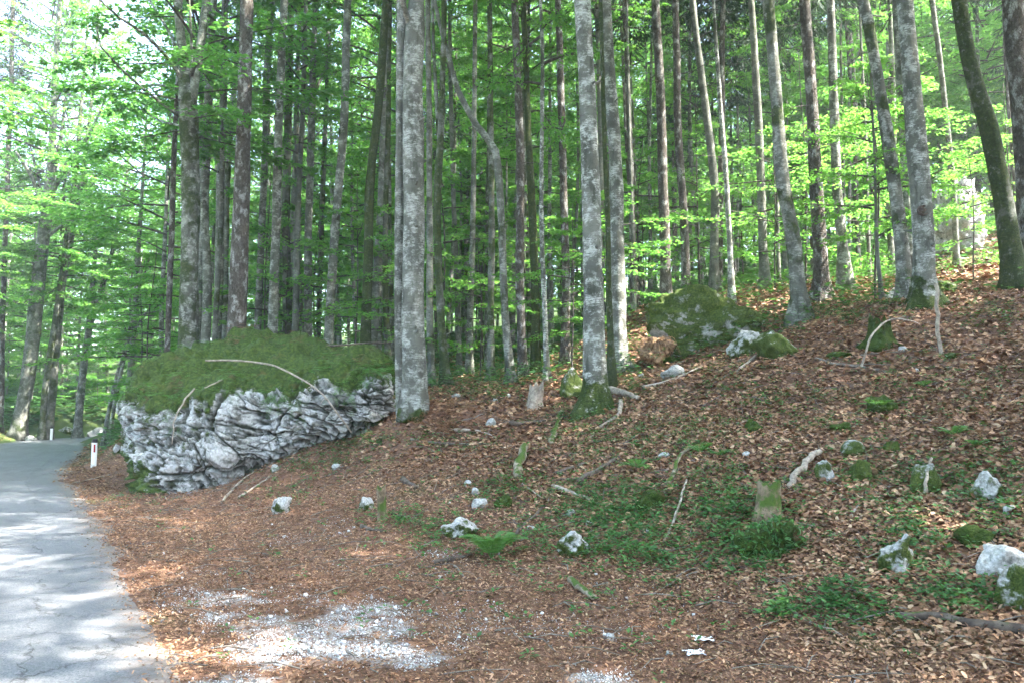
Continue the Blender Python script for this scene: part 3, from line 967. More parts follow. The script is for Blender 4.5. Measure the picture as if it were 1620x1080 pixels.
def grow_spruce_crown(seed, depth, radius, nb):
    r = np.random.default_rng(seed)
    wood = MB(); LP, LA, LN, LL = [], [], [], []
    for b in range(nb):
        t = (b + r.uniform(0, 1)) / nb
        h = depth * t * 0.97
        L = radius * (1 - t) ** 0.8 * r.uniform(0.7, 1.15) + 0.2
        az = b * 2.39996 + r.uniform(-0.4, 0.4)
        dr = np.array([math.cos(az), math.sin(az), 0])
        s = np.linspace(0, 1, 6)[:, None]
        path = np.array([0, 0, h]) + L * (s * dr + np.array([0, 0, 1.0]) * (-0.45 * s + 0.25 * s * s))
        wood.add(*tube(np.concatenate([path, 0.02 * (1 - 0.8 * s)], 1), 4, cap=False)[:2])
        m = int(34 * L) + 20
        u = r.uniform(0.1, 1.0, m)
        k = np.minimum((u * 5).astype(int), 4); f = (u * 5 - k)[:, None]
        p = path[k] * (1 - f) + path[k + 1] * f
        sd_ = np.array([-dr[1], dr[0], 0])
        side = r.choice([-1, 1], m)[:, None] * r.uniform(0.2, 1.1, (m, 1))
        off = sd_ * side * 0.28 * L * (1 - 0.6 * u)[:, None]
        p = p + off * r.uniform(0, 1, (m, 1)) + np.array([0, 0, -1.0]) * r.uniform(0, 0.25, (m, 1))
        LP.append(p); LA.append(dr * 0.5 + sd_ * side + np.array([0, 0, -0.6]) + r.normal(0, 0.3, (m, 3)))
        LN.append(np.array([0, 0, 1.0]) + r.normal(0, 0.5, (m, 3))); LL.append(r.uniform(0.18, 0.4, m))
    LP, LA, LN, LL = map(np.concatenate, (LP, LA, LN, LL))
    v, q = kites(LP, LA, LN, LL, LL * 0.22, 0.04)
    return new_mesh('crown', v, q, M['needle'], False), wood.mesh('boughs', M['dark_twig']), len(LP)


CROWN = {}
for k in range(4):      # tall beech crowns
    CROWN['tall%d' % k] = grow_crown(100 + k, 13.0, 3.9, 46, 14, 24, 0.125, low=0.45, shape=0.4, thin=0.45) + (13.0,)
for k in range(3):      # beeches leafy from low down, for the wood behind
    CROWN['low%d' % k] = grow_crown(200 + k, 17.0, 3.5, 62, 13, 32, 0.135, low=0.5, shape=0.35, rise=(-0.05, 0.8), thin=0.62) + (17.0,)
for k in range(2):      # full crowns of the trees that close the canopy
    CROWN['full%d' % k] = grow_crown(150 + k, 13.0, 4.0, 46, 15, 32, 0.14, low=0.6, shape=0.4) + (13.0,)
for k in range(2):
    CROWN['spruce%d' % k] = grow_spruce_crown(300 + k, 14.0, 2.6, 95) + (14.0,)
for k in range(5):      # young beeches: flat layered sprays of small leaves
    CROWN['young%d' % k] = grow_crown(400 + k, 3.6, 1.55, 15, 10, 20, 0.085, low=0.7, shape=0.3, droop=0.10, jit=0.07, rise=(0.0, 0.35)) + (3.6,)


def crown_copy(parent, key, loc, rz, scale):
    me, wd, n, dep = CROWN[key]
    c = link('crown', me, parent, loc)
    c.rotation_euler = (0, 0, rz); c.scale = scale
    link('boughs', wd, c)['kind'] = 'stuff'
    return c


# ------------------------------------------------------------------ trees one can pick out in the photograph
def trunk_path(pts, d, htop, zbase=None, flare=0.0):
    """pts: (pixel x, pixel y, width in pixels) from foot to top of frame; goes on above the frame and down into the ground"""
    P = np.array([np.append(at(x, y, d), w / 2 / FPX * d) for x, y, w in pts])
    # down into the soil
    lo = P[0]; g = gz(lo[0], lo[1])
    if lo[2] > g - 0.1:
        dirn = (P[0] - P[1])[:3]; dirn = dirn / max(1e-6, -dirn[2])
        dirn[:2] = np.clip(dirn[:2], -0.12, 0.12)
        q = lo[:3] + dirn * (lo[2] - g + 0.15)
        rr = lo[3] * (1 + 0.06 * (lo[2] - g))
        P = np.concatenate([[np.append(q, rr)], P])
    # up to the top
    up = P[-1]; z0 = P[0, 2]
    dirn = norm((P[-1] - P[-2])[:3])
    zt = z0 + htop
    steps = max(1, int((zt - up[2]) / 2.5))
    cur = up.copy()
    for k in range(steps):
        dirn = norm(dirn * 0.7 + np.array([0, 0, 0.3]))
        nxt = cur.copy(); nxt[:3] += dirn * (zt - up[2]) / steps
        nxt[3] = up[3] * (1 - 0.88 * ((k + 1) / steps)) + 0.01
        P = np.concatenate([P, [nxt]]); cur = nxt
    return P


def point_at_height(path, z):
    k = int(np.argmin(abs(path[:, 2] - z)))
    return path[k, :3]


landmarks = []      # (pixel x at mid height, short phrase)
tree_count = 0


def limb_tube(parent, name, path, origin, m, sides=6, rough=0.05, seed=0):
    b = MB(); b.add(*tube(path, sides, None, rough, seed))
    return link(name, b.mesh(name, m, True, origin), parent)


def tree(kind, label, d, pts, height=24, cb=10.5, crown=None, moss=0.35, pale=0.8, mossh=-1.0, flare=0.35, short=None, limbs=(), twigs=0, twig_span=(2, 12), cs=1.0, sides=16, name=None):
    global tree_count
    tree_count += 1
    r = np.random.default_rng(1000 + tree_count)
    raw = trunk_path(pts, d, height)
    path = resample(raw, 0.35 if d < 22 else 0.6)
    zg = gz(path[0, 0], path[0, 1])
    base = np.array([path[0, 0], path[0, 1], zg])
    hgt = path[:, 2] - zg
    fl = (flare * 1.7 if flare == 0.35 else flare) * np.exp(-np.maximum(hgt, 0) / 0.36)
    path[:, 3] *= 1 + fl
    # slight sway so that no trunk is ruler straight
    path[:, 0] += 0.03 * vnoise(np.stack([hgt * 0.35, hgt * 0 + tree_count, hgt * 0], 1), 3)
    path[:, 1] += 0.06 * vnoise(np.stack([hgt * 0.25, hgt * 0 + tree_count, hgt * 0 + 7], 1), 4)
    e = empty(name or {'beech': 'beech_tree', 'spruce': 'spruce_tree', 'maple': 'maple_tree'}[kind], base)
    tag(e, label, 'tree', None)
    bark = M['spruce'] if kind == 'spruce' else M['beech']
    b = MB(); b.add(*tube(path, sides, 0.9 * fl + 0.02, 0.10 if kind != 'spruce' else 0.06, tree_count))
    t = link('trunk', b.mesh('trunk', bark, True, base), e)
    t['moss'] = float(moss); t['pale'] = float(pale); t['moss_height'] = float(mossh)
    for lp, lw in limbs:
        q = np.array([np.append(at(x, y, d + dz), lw_ / 2 / FPX * d) for (x, y, dz), lw_ in zip(lp, np.linspace(lw[0], lw[1], len(lp)))])
        lo = limb_tube(e, 'limb', resample(q, 0.4), base, bark, 7, 0.06, tree_count)
        lo['moss'] = float(moss * 0.8); lo['pale'] = float(pale); lo['moss_height'] = -1.0
    if d < 23 and kind != 'spruce':      # short broken stubs
        sb = MB()
        for k in range(9):
            p0 = point_at_height(path, zg + r.uniform(0.8, 8.5)); kk = int(np.argmin(abs(path[:, 2] - p0[2])))
            az = r.uniform(0, 6.28); dr = np.array([math.cos(az), math.sin(az), r.uniform(0.1, 0.7)])
            R0 = path[kk, 3]; L = R0 + r.uniform(0.02, 0.16)
            sb.add(*tube(np.stack([np.append(p0 + dr * R0 * 0.6, R0 * 0.28), np.append(p0 + dr * R0 * 1.03, R0 * 0.16), np.append(p0 + dr * L, R0 * 0.08)]), 6))
        so = link('branch_stubs', sb.mesh('branch_stubs', bark, True, base), e); so['kind'] = 'stuff'
        so['moss'] = 0.3; so['pale'] = 0.3; so['moss_height'] = -1.0
    if twigs:      # thin dead side branches
        tw = MB()
        for k in range(twigs):
            z = zg + r.uniform(*twig_span)
            p0 = point_at_height(path, z)
            az = r.uniform(0, 2 * math.pi); L = r.uniform(0.7, 2.4) * (1.8 if d > 45 else 1.0)
            dr = np.array([math.cos(az), math.sin(az), r.uniform(-0.25, 0.15)])
            s = np.linspace(0, 1, 5)[:, None]
            q = p0 + L * (dr * s + np.array([0, 0, -0.12]) * s * s + np.array([-dr[1], dr[0], 0]) * s * s * r.uniform(-0.2, 0.2))
            tw.add(*tube(np.concatenate([q, 0.012 * (1 - 0.8 * s)], 1), 4, cap=False)[:2])
            for j in range(3):
                a = q[2 + j % 3]; sd_ = np.array([-dr[1], dr[0], -0.2]) * r.choice([-1, 1]) + dr * 0.5
                qq = np.stack([a, a + sd_ * r.uniform(0.15, 0.4)])
                tw.add(*tube(np.concatenate([qq, [[0.004], [0.002]]], 1), 3, cap=False)[:2])
        link('dead_branches', tw.mesh('dead_branches', M['dark_twig'], True, base), e)['kind'] = 'stuff'
    if crown != 'none':
        if crown is None: crown = ('spruce%d' % (tree_count % 2)) if kind == 'spruce' else 'tall%d' % (tree_count % 4)
        dep = CROWN[crown][3]
        if kind == 'spruce': cb = max(cb, 16.5); cs = 0.6
        if d >= 24 and kind == 'beech' and cs == 1.0: cs = 0.62 if d < 36 else 1.35
        p0 = point_at_height(path, zg + cb)
        sz = max(0.4, (zg + height - p0[2]) / dep)
        crown_copy(e, crown, p0 - base, r.uniform(0, 6.28), (cs, cs, sz))
    if short: landmarks.append((project(point_at_height(path, base[2] + 2))[0], short))
    return e


tree('spruce', 'thin spruce with bare twigs at the left edge of the picture', 50, [(0, 690, 8), (3, 600, 8), (5, 470, 8), (12, 300, 7), (16, 180, 7), (20, 0, 6)], 32, 20, twigs=46, twig_span=(5, 26), short='the thin spruce at the left edge')
tree('beech', 'thick leaning beech across the road with fanning grey boughs', 50, [(26, 698, 24), (36, 640, 20), (50, 560, 19), (62, 440, 19), (72, 350, 18), (80, 280, 15), (84, 200, 11)], 34, 10, 'low0', moss=0.5, pale=0.5, short='the thick leaning beech',
     limbs=[([(70, 330, 0), (50, 280, -1), (25, 240, -2)], (9, 3)), ([(76, 320, 0), (100, 270, -1), (140, 215, -2), (170, 150, -3)], (10, 3)), ([(74, 345, 0), (110, 305, 1), (150, 280, 1), (190, 250, 2)], (8, 2)),
            ([(80, 290, 0), (96, 220, 1), (104, 150, 2)], (9, 3)), ([(70, 350, 0), (62, 290, 1), (40, 200, 2)], (7, 2)), ([(68, 380, 0), (110, 350, -2), (170, 330, -3), (220, 290, -4)], (6, 2))], cs=1.7)
tree('beech', 'dark mossy beech just right of the thick leaning one across the road', 50, [(66, 690, 10), (74, 600, 9), (84, 527, 9), (100, 427, 8), (108, 360, 7), (118, 280, 6)], 30, 8, 'low1', moss=0.75, pale=0.3)
tree('beech', 'dark slanting beech behind the far marker post', 51, [(76, 694, 13), (88, 567, 12), (97, 460, 11), (113, 377, 9), (124, 320, 7)], 32, 8, 'low2', moss=0.6, pale=0.3, short='the slanting beech by the far marker post')
tree('beech', 'double-stemmed grey beech at the end of the visible road', 54, [(123, 692, 13), (130, 593, 11), (143, 510, 10), (160, 460, 8), (177, 403, 6), (188, 350, 5)], 29, 10, 'low0', moss=0.4, limbs=[([(141, 515, 0), (147, 443, 0), (153, 377, 1), (158, 320, 1)], (9, 4))], short='the double-stemmed beech at the road end')
tree('beech', 'slim dark beech with upswept boughs left of the big boulder', 40, [(203, 668, 13), (208, 560, 11), (215, 477, 10), (218, 403, 8), (222, 350, 6)], 17, 8.5, 'low1', moss=0.4, pale=0.5, short='the slim beech left of the boulder',
     limbs=[([(213, 520, 0), (232, 495, 0), (262, 452, 1)], (5, 2)), ([(210, 530, 0), (206, 480, -1), (210, 420, -1)], (5, 2)), ([(216, 460, 0), (230, 430, 1), (240, 395, 1)], (4, 2))])
tree('beech', 'thin arched young stem leaning right, left of the big boulder', 38, [(170, 660, 6), (178, 620, 6), (188, 580, 5), (200, 540, 4)], 9, 4.5, 'young0', cs=1.2)
tree('beech', 'thin arched young stem leaning right beside its twin near the boulder', 37, [(178, 660, 6), (188, 610, 6), (198, 565, 5), (206, 525, 4)], 9, 4.5, 'young1', cs=1.2)
tree('spruce', 'thin reddish spruce trunk left of the forked mossy maple', 26, [(262, 600, 9), (267, 460, 9), (272, 360, 9), (276, 250, 8), (281, 120, 7), (284, 0, 6)], 21, 12.5, twigs=14, short='the thin reddish spruce')
tree('maple', 'big mossy maple forked high up behind the boulder', 24.5, [(297, 575, 31), (299, 500, 29), (300, 427, 28), (302, 333, 28), (300, 230, 29), (299, 180, 31), (296, 145, 27), (288, 75, 14), (281, 0, 13)], 24, 8.5, 'low1', moss=0.72, pale=0.8, cs=1.45, short='the forked mossy maple',
     limbs=[([(303, 170, 0), (309, 120, 0), (316, 80, 0.2), (327, 0, 0.5), (334, -80, 0.8), (340, -200, 1)], (17, 9)),
            ([(286, 186, 0), (262, 168, -0.4), (225, 140, -1), (190, 108, -1.6), (160, 75, -2), (152, 42, -2.2)], (6, 2)),
            ([(295, 135, 0), (262, 88, -0.6), (225, 52, -1.2), (185, 25, -1.8), (158, 0, -2.2)], (6, 3)),
            ([(292, 110, 0), (272, 60, 0.5), (255, 30, 1), (236, 0, 1.4)], (6, 3)),
            ([(302, 130, 0), (303, 80, -0.5), (300, 0, -1)], (5, 3)),
            ([(284, 140, 0), (240, 135, 1), (195, 145, 2), (160, 155, 2.5)], (4, 1.5)),
            ([(288, 200, 0), (250, 190, 1.2), (210, 165, 2.2)], (4, 1.5))])
tree('beech', 'pale slim beech close behind the forked maple', 28, [(325, 560, 15), (328, 427, 14), (324, 333, 13), (330, 200, 13), (335, 50, 12), (337, 0, 11)], 25, 13, moss=0.35, pale=0.9)
tree('beech', 'slim beech midway between forked maple and reddish spruce', 30, [(341, 555, 14), (345, 427, 14), (348, 300, 13), (353, 133, 11), (357, 0, 10)], 25, 14, moss=0.3, pale=0.6)
tree('beech', 'thin dim beech touching the big spruce on its left', 33, [(355, 555, 10), (358, 400, 10), (363, 233, 9), (373, 100, 8), (380, 0, 7)], 23, 14, moss=0.5, pale=0.5)
tree('spruce', 'big straight spruce with scaly reddish bark behind the boulder', 24, [(371, 545, 31), (374, 480, 29), (377, 393, 27), (380, 333, 26), (385, 220, 23), (387, 140, 22), (390, 0, 20)], 27, 13, twigs=22, twig_span=(5, 14), short='the big scaly spruce')
tree('beech', 'slim grey beech first to the right of the big scaly spruce', 29, [(407, 545, 12), (411, 440, 11), (414, 333, 11), (422, 167, 11), (429, 30, 10), (431, 0, 10)], 25, 14, moss=0.25, pale=0.7)
tree('beech', 'sunlit pale beech behind the top of the boulder', 27, [(431, 545, 17), (434, 440, 15), (438, 340, 14), (445, 133, 13), (450, 0, 12)], 25, 14, moss=0.2, pale=1.0, short='the sunlit pale beech')
tree('beech', 'dark mossy beech just right of the sunlit pale beech', 32, [(455, 545, 15), (454, 440, 14), (452, 330, 13), (456, 200, 12), (460, 60, 10)], 24, 13, moss=0.7, pale=0.2)
tree('beech', 'thin dark trunk behind the right half of the boulder top', 34, [(468, 545, 9), (467, 430, 9), (466, 330, 8), (470, 150, 7)], 22, 13, moss=0.4, pale=0.3)
tree('beech', 'slim spotted beech forking near the frame top above the boulder', 29, [(488, 550, 12), (488, 427, 12), (490, 300, 11), (493, 160, 11), (496, 60, 8), (500, 0, 7)], 23, 13, moss=0.35, pale=0.8, limbs=[([(493, 165, 0), (503, 135, 0), (517, 105, 0.3), (523, 60, 0.6)], (6, 3)), ([(492, 170, 0), (482, 120, 0), (478, 40, 0)], (6, 4))])
tree('beech', 'thin black-looking stem left of the grey beech near the boulder end', 33, [(503, 550, 9), (506, 430, 9), (509, 320, 8), (515, 180, 7)], 21, 12, moss=0.6, pale=0.1)
tree('beech', 'grey beech over the right end of the boulder', 26, [(519, 560, 15), (524, 480, 14), (529, 400, 14), (535, 310, 13), (543, 190, 13), (548, 80, 12), (551, 0, 11)], 25, 13, moss=0.35, pale=0.7, short='the grey beech over the boulder end')
tree('beech', 'green mossy beech leaning slightly right over the boulder end', 25, [(577, 560, 18), (579, 500, 16), (582, 427, 15), (586, 300, 14), (593, 220, 13), (600, 150, 13), (610, 0, 12)], 25, 13, moss=1.15, pale=0.2, short='the green mossy beech')
tree('beech', 'thin pale trunk between the green mossy beech and the twin beech', 29, [(600, 560, 10), (601, 440, 9), (604, 300, 9), (608, 180, 8), (612, 60, 7)], 23, 13, moss=0.4, pale=0.8)
tree('beech', 'thin dark mossy stem close left of the twin beech', 27, [(613, 560, 11), (611, 450, 10), (611, 340, 9), (614, 200, 8)], 22, 12, moss=0.8, pale=0.2)
tree('beech', 'stout twin-stemmed grey beech standing against the boulder end', 15.5, [(656, 655, 40), (656, 620, 37), (655, 560, 35), (655, 460, 34), (657, 333, 33), (655, 200, 32), (655, 110, 32), (657, 40, 30), (658, 0, 24)], 25, 10, 'tall1', moss=0.2, pale=0.8, mossh=0.0, flare=0.25, short='the stout twin-stemmed beech', sides=24,
     limbs=[([(636, 690, 0.5), (635, 655, 0.45), (633, 560, 0.4), (632, 460, 0.35), (633, 300, 0.3), (634, 150, 0.2), (635, 0, 0.1), (632, -150, 0), (622, -330, 0), (612, -520, 0)], (19, 13)), ([(650, 48, 0), (640, 15, -0.2), (628, -25, -0.5), (600, -100, -1)], (10, 7))])
tree('beech', 'slim dim beech right behind the twin-stemmed beech', 24, [(681, 600, 11), (680, 480, 11), (680, 360, 10), (678, 200, 9), (676, 50, 8)], 23, 12, moss=0.45, pale=0.5)
tree('beech', 'mossy leaning beech that forks right of the twin beech', 20, [(706, 612, 15), (703, 560, 13), (697, 493, 12), (692, 360, 12), (693, 300, 12), (698, 200, 11), (700, 110, 9)], 22, 11, moss=0.85, pale=0.3, short='the mossy leaning beech', limbs=[([(694, 215, 0), (690, 150, 0), (686, 80, 0.2), (684, 0, 0.4)], (7, 5))])
tree('beech', 'thin dark trunk leaning left beyond the bent beech', 30, [(728, 580, 9), (724, 480, 9), (720, 380, 8), (716, 250, 7)], 21, 11, moss=0.4, pale=0.4)
tree('beech', 'slim trunk with pale base left of the bent beech', 27, [(742, 585, 11), (745, 480, 10), (748, 390, 9), (750, 250, 8), (752, 80, 7)], 22, 12, moss=0.4, pale=0.7)
tree('beech', 'thin mossy trunk just left of the bent beech', 24, [(777, 612, 12), (777, 500, 11), (779, 393, 10), (778, 250, 9), (776, 90, 8)], 22, 12, moss=0.65, pale=0.4)
tree('beech', 'beech whose trunk bends sharply to the upper left', 21, [(808, 612, 15), (803, 560, 13), (797, 493, 12), (792, 360, 12), (788, 290, 12), (782, 240, 12), (768, 218, 11), (753, 200, 10), (723, 143, 9), (708, 85, 8), (700, 60, 7)], 18, 12, moss=0.5, pale=0.7, short='the sharply bent beech')
tree('spruce', 'straight grey spruce trunk right of the bent beech', 23, [(828, 608, 16), (826, 540, 14), (824, 460, 14), (823, 300, 13), (820, 133, 12), (813, 0, 11)], 25, 13, twigs=10, short='the straight grey spruce')
tree('beech', 'dark green mossy trunk right of the straight grey spruce', 24, [(848, 608, 15), (848, 540, 14), (847, 460, 13), (840, 300, 12), (834, 200, 10), (830, 80, 9)], 23, 12, moss=1.2, pale=0.1)
tree('beech', 'very thin white sunlit stem with bright leaf tiers', 20.5, [(864, 605, 9), (862, 540, 8), (860, 460, 8), (856, 333, 7), (858, 100, 6), (855, 0, 5)], 14, 6, 'young2', moss=0.0, pale=1.5, cs=1.0, short='the very thin white stem')
tree('spruce', 'slender brown spruce left of the white-barked beech', 24, [(896, 592, 16), (895, 520, 14), (895, 460, 13), (890, 300, 12), (887, 100, 11), (883, 0, 10)], 25, 13, twigs=12, short='the slender brown spruce')
tree('beech', 'white-barked beech with a wide green mossy foot', 15.4, [(940, 668, 84), (942, 650, 66), (944, 630, 50), (944, 607, 39), (942, 560, 35), (940, 460, 33), (935, 300, 31), (930, 167, 28), (923, 0, 26)], 25, 10.5, 'tall2', moss=0.02, pale=1.2, mossh=0.72, flare=0.1, short='the white-barked beech with mossy foot', sides=24)
tree('beech', 'thin mossy stem pressed behind the white-barked beech', 17, [(968, 600, 13), (966, 540, 11), (962, 460, 9), (960, 340, 8), (955, 150, 7)], 18, 10, moss=1.0, pale=0.4)
tree('beech', 'pale grey beech just right of the white-barked one', 19.5, [(984, 590, 28), (982, 560, 25), (978, 460, 24), (975, 300, 22), (970, 200, 20), (965, 133, 18), (958, 0, 17)], 25, 11.5, 'tall3', moss=0.12, pale=1.0, short='the pale grey beech')
tree('spruce', 'dim slender spruce left of the lit spruce', 28, [(1004, 560, 12), (1002, 460, 11), (1000, 360, 10), (996, 200, 9), (990, 40, 8)], 24, 9, twigs=16, twig_span=(3, 12))
tree('spruce', 'straight pale spruce with a sunlit flank behind the root stump', 25, [(1055, 500, 20), (1054, 460, 18), (1052, 360, 17), (1047, 233, 15), (1042, 100, 14), (1037, 0, 13)], 26, 13, twigs=14, short='the sunlit straight spruce')
tree('spruce', 'dark spruce trunk behind the mossy rock', 28, [(1087, 470, 14), (1084, 380, 13), (1078, 280, 13), (1073, 180, 12), (1068, 0, 10)], 25, 12, twigs=18, twig_span=(3, 13))
tree('beech', 'dim beech leaning left above the mossy rock', 26, [(1133, 460, 14), (1130, 400, 13), (1130, 300, 13), (1122, 210, 12), (1112, 130, 11), (1097, 0, 10)], 24, 12, moss=0.3, pale=0.3, short='the leaning dim beech')
tree('beech', 'thin bleached dead tree with bare twigs above the mossy rock', 23, [(1156, 465, 11), (1155, 420, 9), (1152, 333, 8), (1147, 250, 8), (1140, 167, 7), (1130, 0, 5)], 15, 9, 'none', moss=0.1, pale=1.8, twigs=12, twig_span=(2, 8), short='the bleached dead tree')
tree('beech', 'slim grey beech right of the bleached dead tree', 25, [(1212, 470, 15), (1208, 380, 13), (1206, 300, 13), (1200, 180, 12), (1193, 90, 11), (1186, 0, 10)], 24, 12, moss=0.35, pale=0.4)
tree('beech', 'leaning beech with mossy right flank on the bank crest', 18.3, [(1268, 512, 26), (1264, 470, 23), (1257, 393, 22), (1248, 340, 21), (1240, 300, 21), (1227, 167, 19), (1215, 0, 18)], 24, 11, 'tall0', moss=0.55, pale=0.7, short='the leaning beech on the crest')
tree('spruce', 'rough grey spruce with dead twigs on the crest', 21, [(1299, 505, 25), (1298, 460, 22), (1296, 393, 21), (1290, 300, 21), (1283, 167, 18), (1272, 0, 16)], 26, 12, twigs=30, twig_span=(3, 11), short='the rough grey spruce')
tree('beech', 'pale straight beech right of the rough grey spruce', 22, [(1336, 505, 20), (1334, 460, 17), (1332, 393, 16), (1327, 300, 15), (1318, 133, 14), (1312, 0, 12)], 25, 12, moss=0.3, pale=1.0, short='the pale straight beech')
tree('beech', 'thin crooked dark sapling among leaves on the crest', 18.5, [(1398, 490, 7), (1392, 440, 6), (1386, 380, 6), (1384, 330, 5)], 6, 1.5, 'young3', moss=0.4, pale=0.1, cs=0.9)
tree('beech', 'leaning beech with mossy blotches next to the tall crest beech', 17.6, [(1440, 492, 26), (1436, 460, 22), (1430, 393, 20), (1417, 300, 20), (1407, 230, 19), (1397, 167, 18), (1373, 33, 17), (1365, 0, 16)], 24, 11, 'tall1', moss=0.6, pale=0.9, short='the blotchy leaning beech')
tree('beech', 'slim beech half hidden behind the tall crest beech', 20, [(1440, 480, 18), (1438, 400, 16), (1430, 233, 15), (1424, 100, 14), (1420, 0, 13)], 25, 12, moss=0.25, pale=0.9)
crest = tree('beech', 'tall beech with a knothole and mossy root flare on the crest', 16, [(1468, 492, 62), (1466, 480, 50), (1464, 460, 39), (1463, 430, 34), (1463, 393, 33), (1457, 300, 32), (1450, 220, 30), (1443, 133, 28), (1433, 0, 26)], 25, 10.5, 'tall2', moss=0.12, pale=1.0, mossh=0.42, flare=0.25, short='the tall crest beech', sides=24)
kh = at(1461, 333, 16 - 0.165) - np.array(crest.location)
th = np.linspace(0, 2 * math.pi, 17)
ringp = np.stack([kh[0] + 0.095 * np.cos(th), kh[1] + 0.03 * np.abs(np.cos(th)), kh[2] + 0.085 * np.sin(th), 0.026 + 0 * th], 1)
b = MB(); b.add(*tube(ringp, 8, None, 0.15, 3, cap=False)[:2])
kr = link('knothole', b.mesh('knothole', M['dark_wood']), crest)
v_, f_ = rock_shape(66, 3, (0.10, 0.05, 0.085), 0.1, 10, 0, 6)
link('hollow', new_mesh('hollow', v_ + kh + np.array([0, 0.03, 0]), f_, M['dark_wood']), kr)
tree('beech', 'slim trunk in front of the rocky outcrop', 26, [(1512, 430, 10), (1507, 283, 9), (1490, 133, 8), (1473, 0, 8)], 22, 11, moss=0.2, pale=0.6)
tree('beech', 'mossy beech leaning left near the right edge', 16.6, [(1613, 475, 36), (1608, 440, 31), (1598, 380, 29), (1589, 330, 28), (1562, 200, 27), (1546, 150, 25), (1533, 100, 23), (1517, 0, 22)], 24, 10.5, 'tall3', moss=0.95, pale=0.5, short='the mossy beech near the right edge')
tree('spruce', 'broad dark spruce trunk cut by the right edge', 18, [(1632, 450, 34), (1624, 330, 33), (1616, 200, 31), (1607, 60, 30), (1603, 0, 29)], 26, 12, twigs=8, short='the dark spruce at the right edge')

# ------------------------------------------------------------------ trees outside the picture that shade this glade
nr_off = [(7.2, 8.6), (9.6, 12.0), (5.5, -3.5), (9.5, 1.5), (12, 5.5), (-1.0, -6), (14.5, 10), (7, -8), (17, 3), (12.5, -3), (20, 9), (-14, 2), (-16, 12), (19, -3), (24, 4), (16, 7), (24, -4), (29, 0), (9, -2), (15, -9), (22, 13), (27, 9),
          (0, -13), (9, -13), (-7, -11), (4, -17), (15, -16), (22, -13), (-13, -4), (-3, -20), (12, -22), (20, -21), (28, -9), (-14, -14),
          ]
off_labels = ['beech standing behind the viewpoint towards the sun']
OFFSHADE = []
for k, (x, y) in enumerate(nr_off):
    OFFSHADE.append((x, y))

def bg_trunk(seed, bark, h=22.0, r0=0.16):
    r = np.random.default_rng(seed)
    z = np.linspace(-0.4, h, 26)
    x = 0.22 * vnoise(np.stack([z * 0.14, z * 0 + seed, z * 0], 1), 5); y = 0.22 * vnoise(np.stack([z * 0.14, z * 0 + seed, z * 0 + 3], 1), 6)
    rad = r0 * (1 - 0.85 * np.maximum(z, 0) / h) * (1 + 0.4 * np.exp(-np.maximum(z, 0) / 0.3))
    b = MB(); b.add(*tube(np.stack([x - x[1], y - y[1], z, rad], 1), 9, None, 0.06, seed))
    return b.mesh('trunk', bark)


BG = {'beech%d' % k: bg_trunk(500 + k, M['beech'], 22, 0.105 + 0.015 * k) for k in range(4)}
BG['spruce'] = bg_trunk(510, M['spruce'], 24, 0.13)
ORD = ['first', 'second', 'third', 'fourth', 'fifth', 'sixth', 'seventh', 'eighth', 'ninth', 'tenth', 'eleventh', 'twelfth', 'thirteenth', 'fourteenth', 'fifteenth', 'sixteenth', 'seventeenth', 'eighteenth', 'nineteenth', 'twentieth', 'twenty-first', 'twenty-second', 'twenty-third', 'twenty-fourth', 'twenty-fifth', 'twenty-sixth', 'twenty-seventh', 'twenty-eighth', 'twenty-ninth', 'thirtieth', 'thirty-first', 'thirty-second', 'thirty-third', 'thirty-fourth', 'thirty-fifth', 'thirty-sixth']
landmarks.sort()


def place_labels(items, what):
    """items: list of (pixel x, object); label each by its rank after the nearest landmark tree to its left"""
    items.sort(key=lambda a: a[0])
    count = {}
    for px, o in items:
        k = -1
        for j, (lx, s) in enumerate(landmarks):
            if lx <= px: k = j
        count[k] = count.get(k, 0) + 1
        n = ORD[min(count[k] - 1, len(ORD) - 1)]
        o['label'] = ('%s %s counting rightward from %s' % (n, what, landmarks[k][1])) if k >= 0 else ('%s %s counting from the left picture edge' % (n, what))


